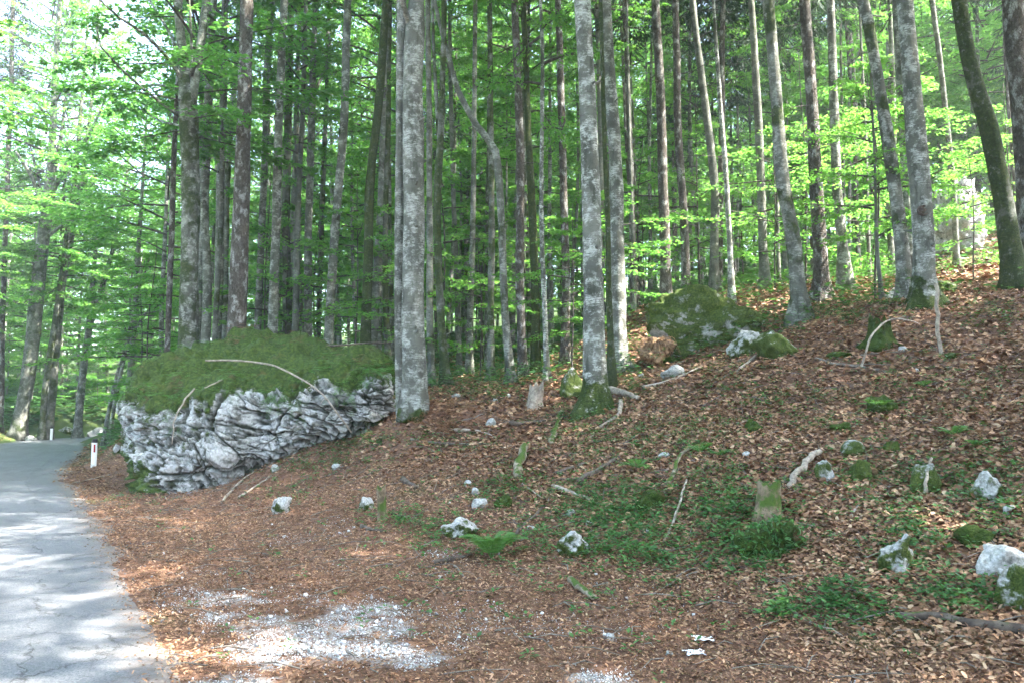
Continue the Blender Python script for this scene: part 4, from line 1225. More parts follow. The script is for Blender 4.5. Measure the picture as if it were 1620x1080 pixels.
r = np.random.default_rng(77)
taken = []
bg_items = {'beech': [], 'spruce': []}
tries = 0
while len(taken) < 315 and tries < 16000:
    tries += 1
    pole = len(taken) >= 245                      # thin close-set poles fill the wood last
    d = 26 + (26 if pole else 73) * r.uniform() ** 0.85
    px = r.uniform(640 if pole else -160, 1780)
    x = (px - CX) / FPX * d; y = d
    if road_dist(np.array([[x, y]]))[0] < 2.5: continue
    if 1430 < px < 1620 and d < 40: continue
    if any((x - a) ** 2 + (y - b) ** 2 < ((1.0 if pole else 1.9) + d * 0.016) ** 2 for a, b in taken): continue
    taken.append((x, y))
    z = gz(x, y)
    sp = r.uniform() < (0.14 if 950 < px < 1350 else 0.04)
    kind = 'spruce' if sp else 'beech'
    s = r.uniform(0.75, 1.25) * (0.62 if pole else 1.0)
    e = empty('spruce_tree' if sp else 'beech_tree', (x, y, z))
    t = link('trunk', BG['spruce' if sp else 'beech%d' % r.integers(4)], e)
    t.rotation_euler = (r.normal(0, 0.02), r.normal(0, 0.02), r.uniform(0, 6.28)); t.scale = (s, s, r.uniform(0.85, 1.15))
    t['moss'] = float(r.uniform(0.1, 0.8)); t['pale'] = float(r.uniform(0.2, 0.9)); t['moss_height'] = float(r.uniform(-0.5, 0.6))
    if sp:
        ck = 'spruce%d' % r.integers(2); cb = r.uniform(8, 11); cs = r.uniform(0.8, 1.1)
    elif (d < 40 and px > 260) or pole:
        ck = 'tall%d' % r.integers(4); cb = r.uniform(6, 10) + (3 if pole else 0); cs = r.uniform(0.6, 0.95) * (0.55 if pole else 1)
    else:
        ck = 'low%d' % r.integers(3); cb = r.uniform(1.8, 6.5) * (0.6 if px < 260 else 1.0); cs = r.uniform(0.85, 1.35)
    crown_copy(e, ck, (0, 0, cb), r.uniform(0, 6.28), (cs, cs, (21.5 - cb) / CROWN[ck][3]))
    tag(e, None, 'tree', 'slender trees of the wood behind')
    bg_items[kind].append((px, e))
place_labels(bg_items['beech'], 'slender background beech')
place_labels(bg_items['spruce'], 'slender background spruce')

for k, (x, y) in enumerate(OFFSHADE):
    z = gz(x, y)
    e = empty('beech_tree', (x, y, z))
    t = link('trunk', BG['beech%d' % (k % 4)], e); t.scale = (1.3, 1.3, 1.1)
    t['moss'] = 0.3; t['pale'] = 0.7; t['moss_height'] = 0.0
    ck = 'full%d' % (k % 2)
    crown_copy(e, ck, (0, 0, 10.0), k * 1.3, (1.05, 1.05, 1.0))
    tag(e, 'tall beech outside the picture that shades the glade', 'tree', 'beeches outside the picture')

for k, (x, y, lab) in enumerate([(-18.2, 19.5, 'leafy beech outside the left edge whose boughs reach in highest'), (-23.8, 29, 'leafy beech outside the left edge behind the first overhanging one'), (-28.8, 37.5, 'leafy beech just outside the left edge farthest along the road')]):
    e = empty('beech_tree', (x, y, gz(x, y)))
    t = link('trunk', BG['beech%d' % k], e); t.scale = (1.5, 1.5, 1.1)
    t['moss'] = 0.4; t['pale'] = 0.6; t['moss_height'] = 0.2
    crown_copy(e, 'low%d' % k, (0, 0, 5.0), k * 2.1, (1.55, 1.55, 1.1))
    tag(e, lab, 'tree', 'beeches beside the road')

# ------------------------------------------------------------------ young beeches with flat leaf sprays
SAP = []
for k in range(3):
    rr = np.random.default_rng(600 + k)
    z = np.linspace(-0.2, 5.2, 12)
    x = 0.25 * vnoise(np.stack([z * 0.4, z * 0 + k, z * 0], 1), 8)
    b = MB(); b.add(*tube(np.stack([x - x[0], 0 * x, z, 0.028 * (1 - 0.8 * np.maximum(z, 0) / 5.3)], 1), 6))
    SAP.append(b.mesh('stem', M['dark_twig']))
sap_items = []
spots = [(905, 600, 21), (760, 605, 24), (1390, 470, 19.5), (1345, 470, 25), (1180, 470, 30), (1548, 455, 19.5), (1610, 440, 23), (640, 610, 24), (560, 600, 26), (450, 590, 29),
         (1460, 460, 22), (1280, 470, 26), (980, 560, 24), (700, 600, 27), (830, 590, 28), (1110, 480, 29), (1020, 520, 30), (240, 640, 29), (180, 650, 34), (340, 600, 30), (500, 590, 32), (1230, 470, 24)]
rr = np.random.default_rng(91)
for k in range(78):
    if k < len(spots): px, py, d = spots[k]
    else: px, d = (rr.uniform(-60, 1680) if k % 3 else rr.uniform(-60, 260)), rr.uniform(27, 70)
    x = (px - CX) / FPX * d; y = d
    if road_dist(np.array([[x, y]]))[0] < 1.5 or (k >= len(spots) and px > 1430 and d < 40): continue
    e = empty('young_beech', (x, y, gz(x, y)))
    s = rr.uniform(0.7, 1.25) * (1.0 if d < 26 else 1.35)
    t = link('stem', SAP[k % 3], e); t.scale = (s, s, s); t.rotation_euler[2] = rr.uniform(0, 6.28)
    crown_copy(e, 'young%d' % (k % 5), (0, 0, rr.uniform(0.5, 1.5) * s), rr.uniform(0, 6.28), (s * rr.uniform(0.9, 1.3), s * rr.uniform(0.9, 1.3), s))
    tag(e, None, 'young tree', 'young beeches under the tall trees')
    sap_items.append((px, e))
place_labels(sap_items, 'low leafy young beech')

# leafy boughs that reach into the picture from trees on the right: part of those trees would be off the frame, so each is a small tree
# ------------------------------------------------------------------ far wooded slope, one mass
def far_wood():
    r = np.random.default_rng(5)
    LP = []
    n = 0
    for k in range(420):
        az = r.uniform(-0.85, 0.85); d = r.uniform(100, 150)
        x, y = d * math.sin(az), d * math.cos(az)
        z = gz(x, y)
        h = r.uniform(14, 24)
        m = 260
        t = r.uniform(0.1, 1, m)
        rad = 3.6 * np.sqrt(r.uniform(0, 1, m)) * (1.05 - t * 0.7)
        a = r.uniform(0, 6.28, m)
        LP.append(np.stack([x + rad * np.cos(a), y + rad * np.sin(a), z + t * h], 1))
    LP = np.concatenate(LP); n = len(LP)
    s = r.uniform(0.35, 0.7, n)
    v, q = kites(LP, r.normal(size=(n, 3)), np.array([0, 0, 1.0]) + r.normal(0, 0.5, (n, 3)), s, s * 0.7, 0.1)
    o = link('distant_wood', new_mesh('distant_wood', v, q, M['leaf'], False))
    tag(o, 'far green wooded slope closing the view behind the trunks', 'woodland', kind='stuff')


far_wood()

# ------------------------------------------------------------------ rocks and stones
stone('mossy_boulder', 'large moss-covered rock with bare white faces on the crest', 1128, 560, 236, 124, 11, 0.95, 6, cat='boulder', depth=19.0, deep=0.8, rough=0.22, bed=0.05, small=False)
stone('mossy_rock', 'mossy rock with a white streak in front of the large mossy rock', 1233, 566, 72, 48, 12, 0.82, 5, cat='rock', deep=1.0, rough=0.2, tilt=0.35)
stone('grey_rock', 'slanting grey-edged rock between the two mossy rocks', 1195, 556, 72, 46, 13, 0.5, 5, cat='rock', deep=0.8, rough=0.2, tilt=0.5)
stone('mossy_rock', 'dark mossy rock left of the white-barked beech', 903, 624, 44, 50, 14, 0.72, 5, cat='rock', rough=0.2, depth=17.6)
stone('rock_outcrop', 'pale fissured rock outcrop high on the slope at right', 1522, 392, 118, 112, 15, 0.42, 6, cat='outcrop', depth=32, deep=0.9, rough=0.3, bed=0.10, small=False)
stone('mossy_rock', 'mossy hump right of the tall crest beech', 1512, 474, 54, 42, 16, 0.85, 5, cat='rock', depth=19, rough=0.2)
stone('grey_rock', 'mossy grey rock left of the tall crest beech', 1416, 478, 32, 28, 17, 0.5, 4, cat='rock', depth=19, rough=0.2)
stone('grey_rock', 'small pale rock below the outcrop at right', 1565, 436, 22, 18, 18, 0.3, 4, cat='rock', depth=26)
stone('grey_rock', 'pale rock seen between the trunks behind the large mossy rock', 1247, 470, 26, 30, 19, 0.4, 4, cat='rock', depth=26)
stone('grey_rock', 'pale rock behind the leaning crest beech', 1205, 462, 30, 24, 71, 0.45, 4, cat='rock', depth=28)
stone('flat_stone', 'long flat grey-white slab below the rotten root stump', 1067, 598, 48, 25, 20, 0.1, 4, deep=0.6, cat='slab', tilt=-0.25)
stone('white_stone', 'small white stone left of the flat grey slab', 1016, 597, 13, 8, 21, 0.0, 3)
stone('pointed_stone', 'pointed white stone with dark cracks below the boulder', 444, 812, 36, 34, 22, 0.35, 4, tilt=-0.5, rough=0.25)
stone('white_stone', 'white stone in the sunny grass right of the boulder foot', 533, 742, 22, 13, 23, 0.05, 3)
stone('grey_stone', 'grey rounded stone at the foot of the big boulder', 433, 746, 17, 15, 24, 0.35, 3)
stone('white_stone', 'cracked white stone beside the rotten wooden post', 578, 806, 32, 25, 25, 0.5, 4, rough=0.2)
stone('white_stone', 'small white stone topmost of the cluster above the bright fern', 741, 768, 15, 11, 26, 0.0, 3)
stone('white_stone', 'round white stone just below the topmost of the fern cluster', 752, 782, 15, 12, 27, 0.0, 3)
stone('white_stone', 'tilted white slab stone in the cluster above the bright fern', 757, 804, 32, 20, 28, 0.15, 3, tilt=0.4)
stone('white_stone', 'largest white stone with moss left of the bright fern', 725, 852, 66, 42, 29, 0.45, 5, rough=0.2, deep=0.8)
stone('white_stone', 'small flat white stone right of the bright fern', 841, 838, 18, 9, 30, 0.05, 3)
stone('mossy_stone', 'white stone with mossy right side in the herbs', 908, 880, 54, 46, 31, 0.55, 5, rough=0.2)
stone('white_stone', 'flat white stone under a pale stick in the herbs', 903, 815, 18, 11, 32, 0.05, 3)
stone('white_stone', 'tiny white stone between the two pale sticks', 932, 830, 11, 10, 33, 0.0, 3)
stone('white_stone', 'small white stone among dark herbs right of the mossy stone', 1026, 844, 13, 11, 34, 0.1, 3)
stone('white_stone', 'split white stone beside the fern patch on the bank', 1052, 724, 31, 13, 35, 0.0, 4)
stone('white_stone', 'flat white stone right of the fern patch on the bank', 1182, 721, 18, 8, 36, 0.1, 3)
stone('white_stone', 'white stone on the leaves near the lower edge', 967, 1013, 20, 15, 37, 0.0, 3)
stone('white_stone', 'small white stone left of the paper scraps', 1060, 1036, 16, 9, 38, 0.0, 3)
stone('white_stone', 'white stone with green tuft below the twin-stemmed beech', 776, 674, 18, 17, 39, 0.3, 3)
stone('white_stone', 'small white stone left of the jagged grey stump', 783, 637, 11, 9, 40, 0.05, 3)
stone('white_stone', 'flat pale stone behind the jagged grey stump', 804, 628, 13, 8, 41, 0.05, 3)
stone('white_stone', 'flat white stone on the rise right of the twin beech', 721, 628, 18, 8, 42, 0.05, 3)
stone('mossy_stone', 'round mossy stone with white specks on the bank', 1355, 720, 42, 32, 43, 0.74, 4, rough=0.16)
stone('mossy_stone', 'mossy stone with white side right of the broken stump', 1307, 760, 34, 42, 44, 0.55, 4, rough=0.2)
stone('mossy_stone', 'moss-covered stone below the round mossy one', 1368, 760, 42, 40, 45, 0.85, 4, rough=0.2)
stone('mossy_stone', 'mossy stone behind the upright pale stick', 1467, 782, 54, 60, 46, 0.72, 4, rough=0.2)
stone('white_stone', 'white-capped stone in dark moss near the right edge', 1567, 792, 52, 54, 47, 0.5, 4, rough=0.2)
stone('white_stone', 'small white stone right of the white-capped one', 1603, 812, 23, 19, 48, 0.05, 3)
stone('mossy_stone', 'cracked white stone with mossy foot on the lower bank', 1426, 908, 66, 74, 49, 0.52, 5, rough=0.25)
stone('grey_rock', 'big smooth pale rock at the right edge', 1604, 906, 100, 58, 50, 0.12, 5, cat='rock', deep=0.7)
stone('mossy_rock', 'mossy rock below the big smooth one at the right edge', 1622, 964, 78, 82, 51, 0.72, 5, cat='rock', rough=0.2)
stone('white_stone', 'white stone beside the mossy pyramid stump', 1431, 556, 20, 12, 52, 0.05, 3)
stone('white_stone', 'tiny white stone below the arched dead branch', 1452, 588, 8, 8, 53, 0.0, 2)
stone('grey_rock', 'grey rock at the road end across the road', 148, 693, 34, 22, 54, 0.2, 4, cat='rock', depth=58)
stone('mossy_rock', 'dark mossy rock behind the leaning beech across the road', 40, 690, 70, 46, 55, 0.8, 4, cat='rock', depth=58, rough=0.2)
stone('grey_rock', 'grey mossy rock right of the far marker post', 104, 692, 26, 22, 56, 0.6, 4, cat='rock', depth=57, rough=0.2)
stone('mossy_rock', 'mossy rock at the bend left of the boulder', 172, 690, 34, 24, 57, 0.75, 4, cat='rock', depth=60, rough=0.2)
stone('grey_rock', 'small grey rock at the foot of the thick leaning beech', 44, 700, 22, 12, 58, 0.35, 3, cat='rock', depth=49)
stone('grey_rock', 'tilted pale block at the road-side foot of the boulder', 203, 716, 26, 30, 59, 0.15, 4, cat='rock', depth=19.2, tilt=0.4)
stone('grey_rock', 'small pale block left of the tilted block by the boulder', 184, 712, 13, 14, 60, 0.3, 3, cat='rock', depth=21)
for k, (px, py, w, h, lab) in enumerate([
        (1196, 682, 34, 20, 'small green moss cushion under a thin stick on the bank'), (1336, 682, 36, 20, 'flat moss cushion below the fern on the bank'),
        (1418, 714, 26, 18, 'small moss cushion right of the round mossy stone'), (1510, 566, 24, 14, 'moss cushion right of the upright pole'),
        (1338, 564, 40, 12, 'low moss patch left of the mossy pyramid stump'), (1402, 652, 40, 32, 'dark moss hump behind the fern on the bank'),
        (1040, 802, 62, 34, 'wide moss hump among herbs on the lower bank'), (796, 803, 26, 26, 'moss cushion above the bright fern'),
        (920, 628, 50, 12, 'moss patch at the foot of the white-barked beech'), (1550, 862, 60, 34, 'low moss hump right of the cracked white stone')]):
    P = hit(px, py); d = (P - CAM) @ FWD
    w_, h_ = w / FPX * d, h / FPX * d
    v, f = rock_shape(800 + k, 4, (w_ / 2, w_ / 2 * 0.9, h_ * 0.62), 0.16, 10, 0, 6)
    v = v + norm(v) * (0.012 * fbm(v * 30, 2, k))[:, None]
    tag(link('moss_cushion', new_mesh('moss_cushion', v, f, M['moss']), None, (P[0], P[1] + w_ * 0.25, P[2] + h_ * 0.25)), lab, 'moss', 'moss cushions on the bank')

# ------------------------------------------------------------------ stumps
def stump(name, label, px, py, wpx, hpx, m, seed, jag=0.3, lean=(0, 0), flare=0.5, depth=None, lobes=0.25, sides=20, moss_part=False):
    P = hit(px, py) if depth is None else at(px, py, depth)
    d = (P - CAM) @ FWD
    r0 = wpx / 2 / FPX * d; h = hpx / FPX * d
    g = np.random.default_rng(seed)
    n = 14
    z = np.linspace(-0.15 * h - 0.03, h, n)
    rad = r0 * (1 + flare * np.exp(-np.maximum(z, 0) / (0.25 * h)))
    path = np.stack([lean[0] * np.maximum(z, 0), lean[1] * np.maximum(z, 0), z, rad], 1)
    v, q, t = tube(path, sides, flare * lobes * np.exp(-np.maximum(z, 0) / (0.4 * h)) + 0.04, 0.12, seed)
    ang = np.arctan2(v[:, 1], v[:, 0])
    top = smooth(0.35 * h, h, v[:, 2])
    spike = jag * h * (vnoise(np.stack([np.cos(ang) * 3 + seed, np.sin(ang) * 3, ang * 0], 1), seed) + 0.6 * vnoise(np.stack([np.cos(ang) * 9, np.sin(ang) * 9, ang * 0 + seed], 1), seed + 1) - 0.4)
    v[:, 2] += top * spike
    v[-1, 2] -= jag * h * 0.5
    e = empty(name, P + np.array([0, r0 * 0.8, 0]))
    link('trunk', new_mesh('trunk', v, [q, t], m), e)
    return tag(e, label, 'stump'), P, d


stump('broken_stump', 'jagged grey dead stump on the leaf-covered rise', 846, 646, 22, 40, M['pale_wood'], 1, 0.45, (0.1, 0), 0.6)
stump('wooden_stump', 'short rotten wooden post stub below the boulder', 605, 822, 14, 52, M['stump_wood'], 2, 0.15, (-0.08, 0), 0.35)
e, P, d = stump('mossy_stump', 'mossy broken stump with a pale splintered side', 1222, 822, 38, 60, M['stump_wood'], 3, 0.10, (0.05, 0.1), 0.5)
mp_ = hit(1236, 888) - np.array(e.location) + np.array([-0.01, 0.24, 0.10])
v, f = rock_shape(903, 5, (0.20, 0.30, 0.26), 0.45, 10, 0, 6)
link('moss_skirt', new_mesh('moss_skirt', v, f, M['moss']), e, mp_)
g = np.random.default_rng(4)
sk = v[(v[:, 2] > -0.05) & (v[:, 1] < 0.2)]
for nm, n, (la, lb), wr in (('hanging_grass', 150, (0.06, 0.16), 0.05), ('herb_leaves', 420, (0.025, 0.06), 0.55)):
    j = g.integers(0, len(sk), n); nn_ = norm(sk[j])
    a = g.uniform(0, 6.28, n)
    ax = nn_ * 0.6 + np.stack([np.cos(a), np.sin(a), 0 * a], 1) * 0.5 + np.array([0, 0, -0.5 if nm == 'hanging_grass' else 0.1])
    L_ = g.uniform(la, lb, n)
    vv2, q = kites(mp_ + sk[j] + nn_ * g.uniform(0, 0.03, (n, 1)), ax, nn_ + g.normal(0, 0.3, (n, 3)), L_, np.maximum(L_ * wr, 0.005), 0.04)
    link(nm, new_mesh(nm, vv2, q, M['herb'], False), e)['kind'] = 'stuff'
stump('mossy_stump', 'small moss-covered pyramid stump under the arched branch', 1398, 548, 34, 44, M['moss'], 5, 0.3, (0.05, 0), 1.1)


def root_stump():
    P = hit(1040, 580); d = (P - CAM) @ FWD
    e = empty('root_stump', P)
    tag(e, 'rotten brown upturned root stump beside the flat slab', 'stump')
    v, f = rock_shape(77, 5, (0.42, 0.36, 0.40), 0.30, 12, 0.12, 8)
    v[:, 2] += 0.22
    link('body', new_mesh('body', v, f, M['rotten']), e, (0, 0.2, 0.05))
    g = np.random.default_rng(8)
    b = MB()
    for k in range(150):       # frayed fibres hanging over the front
        a = g.uniform(0, 6.28)
        p0 = np.array([0.36 * math.cos(a) * g.uniform(0.3, 1), 0.2 + 0.3 * math.sin(a), 0.62 + g.uniform(-0.1, 0.08)])
        out = np.array([math.cos(a), math.sin(a) - 0.6, 0]) * g.uniform(0.08, 0.3)
        s = np.linspace(0, 1, 5)[:, None]
        L = g.uniform(0.15, 0.6)
        q = p0 + out * s + np.array([0, 0, 1.0]) * (0.12 * s - L * s * s)
        b.add(*tube(np.concatenate([q, 0.009 * (1 - 0.7 * s)], 1), 4, cap=False)[:2])
    link('root_fibres', b.mesh('root_fibres', M['rotten']), e)['kind'] = 'stuff'
    v, f = rock_shape(78, 4, (0.28, 0.2, 0.2), 0.2, 10, 0, 6)
    link('moss_patch', new_mesh('moss_patch', v, f, M['moss']), e, (0.28, 0.0, 0.1))


root_stump()


# ------------------------------------------------------------------ fallen sticks and logs
def stick(name, label, pts, wpx, m='pale_wood', lift=None, cat='branch', depths=None, seed=0, forks=0, thin=0.55):
    """a branch lying on the ground through the given pixels; lift: heights above the ground in metres, depths: fixed depths"""
    P = []
    for k, (px, py) in enumerate(pts):
        if depths is not None:
            p = at(px, py, depths[k] if np.ndim(depths) else depths)
        else:
            p = hit(px, py)
        d = (p - CAM) @ FWD
        w = wpx * (1 - (1 - thin) * k / (len(pts) - 1)) / 2 / FPX * d
        if depths is None: p = p + np.array([0, 0, w * 0.7 + (lift[k] if lift is not None else 0)])
        P.append(np.append(p, w))
    path = resample(np.array(P), 0.06)
    g = np.random.default_rng(seed + 40)
    ln = np.linspace(0, 1, len(path))
    amp = path[:, 3].max() * (0.4 if depths is None else 0.9)
    path[:, 0] += amp * vnoise(np.stack([ln * 9 + seed, ln * 0, ln * 0], 1), 3)
    path[:, 2] += amp * 0.5 * (1 + vnoise(np.stack([ln * 9 + seed, ln * 0, ln * 0 + 5], 1), 4))
    org = path[0, :3].copy()
    b = MB(); b.add(*tube(path, 8, None, 0.09, seed))
    for k in range(forks):
        j = int(len(path) * g.uniform(0.3, 0.85)); r0 = path[j, 3] * 0.5
        tg = norm(path[min(j + 1, len(path) - 1), :3] - path[j, :3])
        dv = tg + np.array([g.uniform(-0.8, 0.8), g.uniform(-0.8, 0.8), g.uniform(0.0, 0.5)])
        L = g.uniform(0.15, 0.5)
        qq = np.stack([path[j, :3], path[j, :3] + dv * L * 0.5, path[j, :3] + dv * L + np.array([0, 0, -0.04])])
        b.add(*tube(np.concatenate([qq, [[r0], [r0 * 0.7], [r0 * 0.3]]], 1), 5)[:3])
    o = link(name, b.mesh(name, M[m], True, org), None, org)
    return tag(o, label, cat)


S = stick
S('fallen_log', 'thick dark fallen log running out at the lower right edge', [(1425, 982), (1480, 980), (1530, 992), (1640, 1004)], 13, 'dark_wood', seed=1, thin=1.25, cat='log')
S('fallen_branch', 'short brown branch ending at the thick dark log', [(1332, 966), (1380, 971), (1432, 972)], 8, 'dark_wood', seed=2)
S('fallen_branch', 'pale crooked branch slanting down left of the dark log', [(1233, 953), (1270, 980), (1300, 993), (1335, 1008)], 6, 'pale_wood', seed=3, forks=1)
S('fallen_branch', 'pale straight stick crossing herbs left of the dark log', [(1313, 960), (1345, 982), (1378, 1004)], 6, 'pale_wood', seed=4)
S('fallen_twig', 'thin dark twig above the crooked pale branch', [(1270, 930), (1295, 956)], 4, 'twig', seed=5)
S('log_piece', 'short greenish log piece lying on the leaves in the foreground', [(902, 922), (918, 935), (939, 949)], 12, 'mossy_wood', seed=6, cat='log', thin=0.9)
S('bark_piece', 'long brown bark strip below the bright fern', [(686, 893), (715, 888), (748, 879)], 9, 'dark_wood', seed=7)
S('fallen_twig', 'thin dark twig below the bark strip', [(655, 909), (680, 911), (702, 913)], 4, 'dark_wood', seed=8)
S('fallen_twig', 'small forked grey twig right of the bark strip', [(719, 896), (728, 905), (736, 914)], 4, 'twig', seed=9, forks=1)
S('fallen_branch', 'dark stick left of the rotten post stub', [(571, 835), (590, 840), (611, 842)], 7, 'dark_wood', seed=10)
S('fallen_twig', 'short dark stick right of the rotten post stub', [(620, 816), (648, 820)], 6, 'dark_wood', seed=11)
S('log_piece', 'dark chunk of wood above the rotten post stub', [(637, 762), (658, 773)], 10, 'dark_wood', seed=12, cat='log')
S('log_piece', 'upright leaning mossy log piece on the bank', [(818, 757), (823, 740), (829, 720)], 14, 'mossy_wood', seed=13, lift=(0, 0.05, 0.1), cat='log', thin=0.9)
S('fallen_branch', 'dark branch highest of the pair below the white-barked beech', [(880, 752), (905, 743), (934, 731)], 8, 'dark_wood', seed=14)
S('fallen_log', 'brown log slanting up right of the dark branch pair', [(917, 767), (945, 748), (978, 727)], 12, 'dark_wood', seed=15, cat='log')
S('fallen_branch', 'pale peeled branch among the herbs of the bank', [(876, 772), (900, 780), (923, 788), (934, 794)], 8, 'pale_wood', seed=16)
S('fallen_twig', 'thin wiry twig right of the pale peeled branch', [(936, 797), (973, 799), (1003, 813)], 3.5, 'twig', seed=17, forks=1)
S('fallen_twig', 'thin straight twig left of the pale peeled branch', [(826, 766), (863, 792)], 3, 'pale_wood', seed=18)
S('fallen_twig', 'tiny pale twig above the white stone cluster', [(781, 743), (793, 764)], 3, 'pale_wood', seed=19)
S('fallen_branch', 'brown stem leaning up from the bright fern', [(806, 858), (828, 833), (864, 799)], 7, 'dark_wood', seed=20)
S('leaning_stick', 'pale stick leaning up in the middle of the bank herbs', [(1051, 859), (1067, 827), (1086, 768)], 6, 'pale_wood', seed=21, lift=(0, 0.03, 0.06))
S('fallen_twig', 'thin twig below the twin-stemmed beech', [(713, 671), (747, 662), (771, 652)], 3.5, 'twig', seed=22)
S('fallen_branch', 'grey branch lying right below the twin-stemmed beech', [(719, 683), (753, 683), (784, 693)], 6, 'pale_wood', seed=23)
S('fallen_log', 'brown log right of the jagged stump foot', [(806, 673), (835, 671), (862, 667)], 8, 'dark_wood', seed=24, cat='log')
S('fallen_branch', 'long thin branch along the foot of the rise', [(650, 696), (707, 703), (782, 702)], 4, 'twig', seed=25, forks=2)
S('fallen_twig', 'short twig below the jagged stump', [(776, 650), (818, 643)], 3, 'twig', seed=26)
S('log_piece', 'mossy rotten log lying downhill left of the white-barked beech', [(871, 705), (879, 680), (888, 654)], 10, 'mossy_wood', seed=27, cat='log', thin=0.8)
S('root', 'grey curved root below the white-barked beech', [(983, 638), (977, 658), (950, 677)], 8, 'pale_wood', seed=28)
S('root', 'thick grey root right of the white-barked beech foot', [(962, 622), (985, 625), (1010, 634)], 13, 'pale_wood', seed=29)
S('fallen_branch', 'thin mossy branch running downhill from the curved root', [(948, 683), (910, 707)], 5, 'mossy_wood', seed=30)
S('fallen_branch', 'long pale branch rising right of the white-barked beech', [(1018, 615), (1070, 600), (1108, 582)], 6, 'pale_wood', seed=31, forks=2)
S('fallen_twig', 'short grey twig left of the flat slab', [(995, 607), (1018, 596)], 4, 'twig', seed=32)
S('fallen_branch', 'thin stick resting on the small moss cushion', [(1148, 674), (1180, 668), (1210, 658)], 4, 'pale_wood', seed=33)
S('fallen_twig', 'long faint twig running up the middle of the bank', [(1112, 643), (1141, 626), (1197, 590)], 3.5, 'twig', seed=34)
S('leaning_stick', 'mossy bent branch beside the fern patch', [(1057, 767), (1067, 752), (1076, 728), (1108, 706)], 8, 'mossy_wood', seed=35, lift=(0, 0.02, 0.05, 0.02))
S('fallen_twig', 'pale twig below the mossy bent branch', [(1075, 800), (1089, 768)], 4, 'pale_wood', seed=36)
S('fallen_branch', 'dark crooked branch lying below the mossy pyramid stump', [(1292, 570), (1320, 578), (1370, 583), (1415, 594)], 6, 'twig', seed=37, forks=2)
S('fallen_twig', 'long thin twig across the bank below the pyramid stump', [(1308, 571), (1390, 560), (1482, 554)], 3.5, 'twig', seed=38)
p0 = (hit(1363, 584) - CAM) @ FWD
S('arched_branch', 'pale branch arching up beside the mossy pyramid stump', [(1362, 586), (1373, 543), (1390, 520), (1414, 505), (1452, 512)], 4, 'pale_wood', seed=39, forks=3, depths=[p0, p0 + 0.1, p0 + 0.4, p0 + 0.9, p0 + 1.6])
p0 = (hit(1488, 560) - CAM) @ FWD
S('upright_pole', 'thin pale pole stuck upright in the bank', [(1488, 564), (1485, 520), (1482, 480), (1480, 449)], 6.5, 'pale_wood', seed=40, depths=p0, cat='pole', thin=0.9)
S('fallen_twig', 'thin dark twig right of the large mossy rock foot', [(1165, 590), (1205, 556)], 5, 'pale_wood', seed=41)
S('fallen_twig', 'thin twig crossing the bank left of the fern', [(1190, 627), (1227, 643)], 3, 'dark_wood', seed=42)
S('fallen_twig', 'thin twig pointing at the fern on the bank', [(1313, 613), (1357, 633)], 3, 'dark_wood', seed=43)
p0 = (hit(1250, 772) - CAM) @ FWD
S('broken_branch', 'pale peeled branch propped against the mossy broken stump', [(1247, 774), (1263, 747), (1294, 714)], 12, 'pale_wood', seed=44, depths=[p0, p0 + 0.3, p0 + 0.9], thin=0.8)
S('fallen_twig', 'pale stick below the mossy stones of the right bank', [(1346, 820), (1372, 776)], 6, 'pale_wood', seed=45)
S('fallen_twig', 'thin pale twig lying beside the stick of the right bank', [(1354, 821), (1380, 812), (1411, 807)], 3.5, 'pale_wood', seed=46)
p0 = (hit(1462, 782) - CAM) @ FWD
S('leaning_stick', 'pale stick leaning on the mossy stone of the right bank', [(1461, 784), (1467, 755), (1474, 726)], 6, 'pale_wood', seed=47, depths=[p0 - 0.1, p0, p0 + 0.15], thin=0.8)
S('fallen_twig', 'thin pale twig right of the cracked white stone', [(1453, 838), (1461, 868), (1468, 898)], 3.5, 'pale_wood', seed=48)
S('fallen_twig', 'short pale stick below the mossy broken stump', [(1212, 928), (1213, 896)], 5, 'pale_wood', seed=49)
S('fallen_twig', 'thin dark twig left of the mossy broken stump', [(1131, 891), (1163, 861)], 3.5, 'dark_wood', seed=50)
S('fallen_twig', 'thin dark twig above the moss-covered stones', [(1387, 736), (1414, 771)], 3.5, 'dark_wood', seed=51)
S('roadside_stick', 'long thin stick lying at the road edge near the marker post', [(97, 768), (133, 761), (174, 751)], 3.2, 'pale_wood', seed=52)
S('roadside_stick', 'short pale stick at the road-side foot of the boulder', [(197, 781), (213, 773)], 3.2, 'pale_wood', seed=53)
S('fallen_branch', 'thin root-like branch at the boulder foot', [(353, 793), (380, 764), (406, 744)], 5, 'pale_wood', seed=54)
S('fallen_branch', 'thin branch parallel to the root-like one at the boulder foot', [(378, 788), (408, 768), (430, 752)], 4, 'pale_wood', seed=55)
S('fallen_twig', 'crooked twig lying beside the gravel in the foreground', [(322, 1024), (358, 1020), (404, 1006)], 4, 'dark_wood', seed=56, forks=1)
S('hanging_branch', 'long pale branch arching over the boulder and hanging down its face', [(325, 571), (365, 571), (395, 573), (428, 577), (458, 590), (501, 615), (527, 642), (554, 684)], 3.4, 'pale_wood', seed=57, forks=5, depths=[18.3, 18.1, 18.0, 17.6, 17.0, 16.4, 16.1, 16.3], thin=0.8)
S('hanging_branch', 'short pale branch lying on the boulder moss', [(358, 598), (340, 606), (324, 614)], 3, 'pale_wood', seed=58, depths=[17.5, 17.2, 16.9])
S('hanging_branch', 'thin branch hanging down the road side of the boulder', [(308, 615), (286, 642), (275, 672), (273, 702)], 3, 'pale_wood', seed=59, depths=[16.9, 16.6, 16.4, 16.3])
S('dead_branch', 'dark bare branch lying across the boulder top', [(466, 550), (510, 548), (550, 546), (620, 542)], 4.5, 'dark_wood', seed=60, depths=[19.9, 19.5, 19.0, 18.2], forks=3)


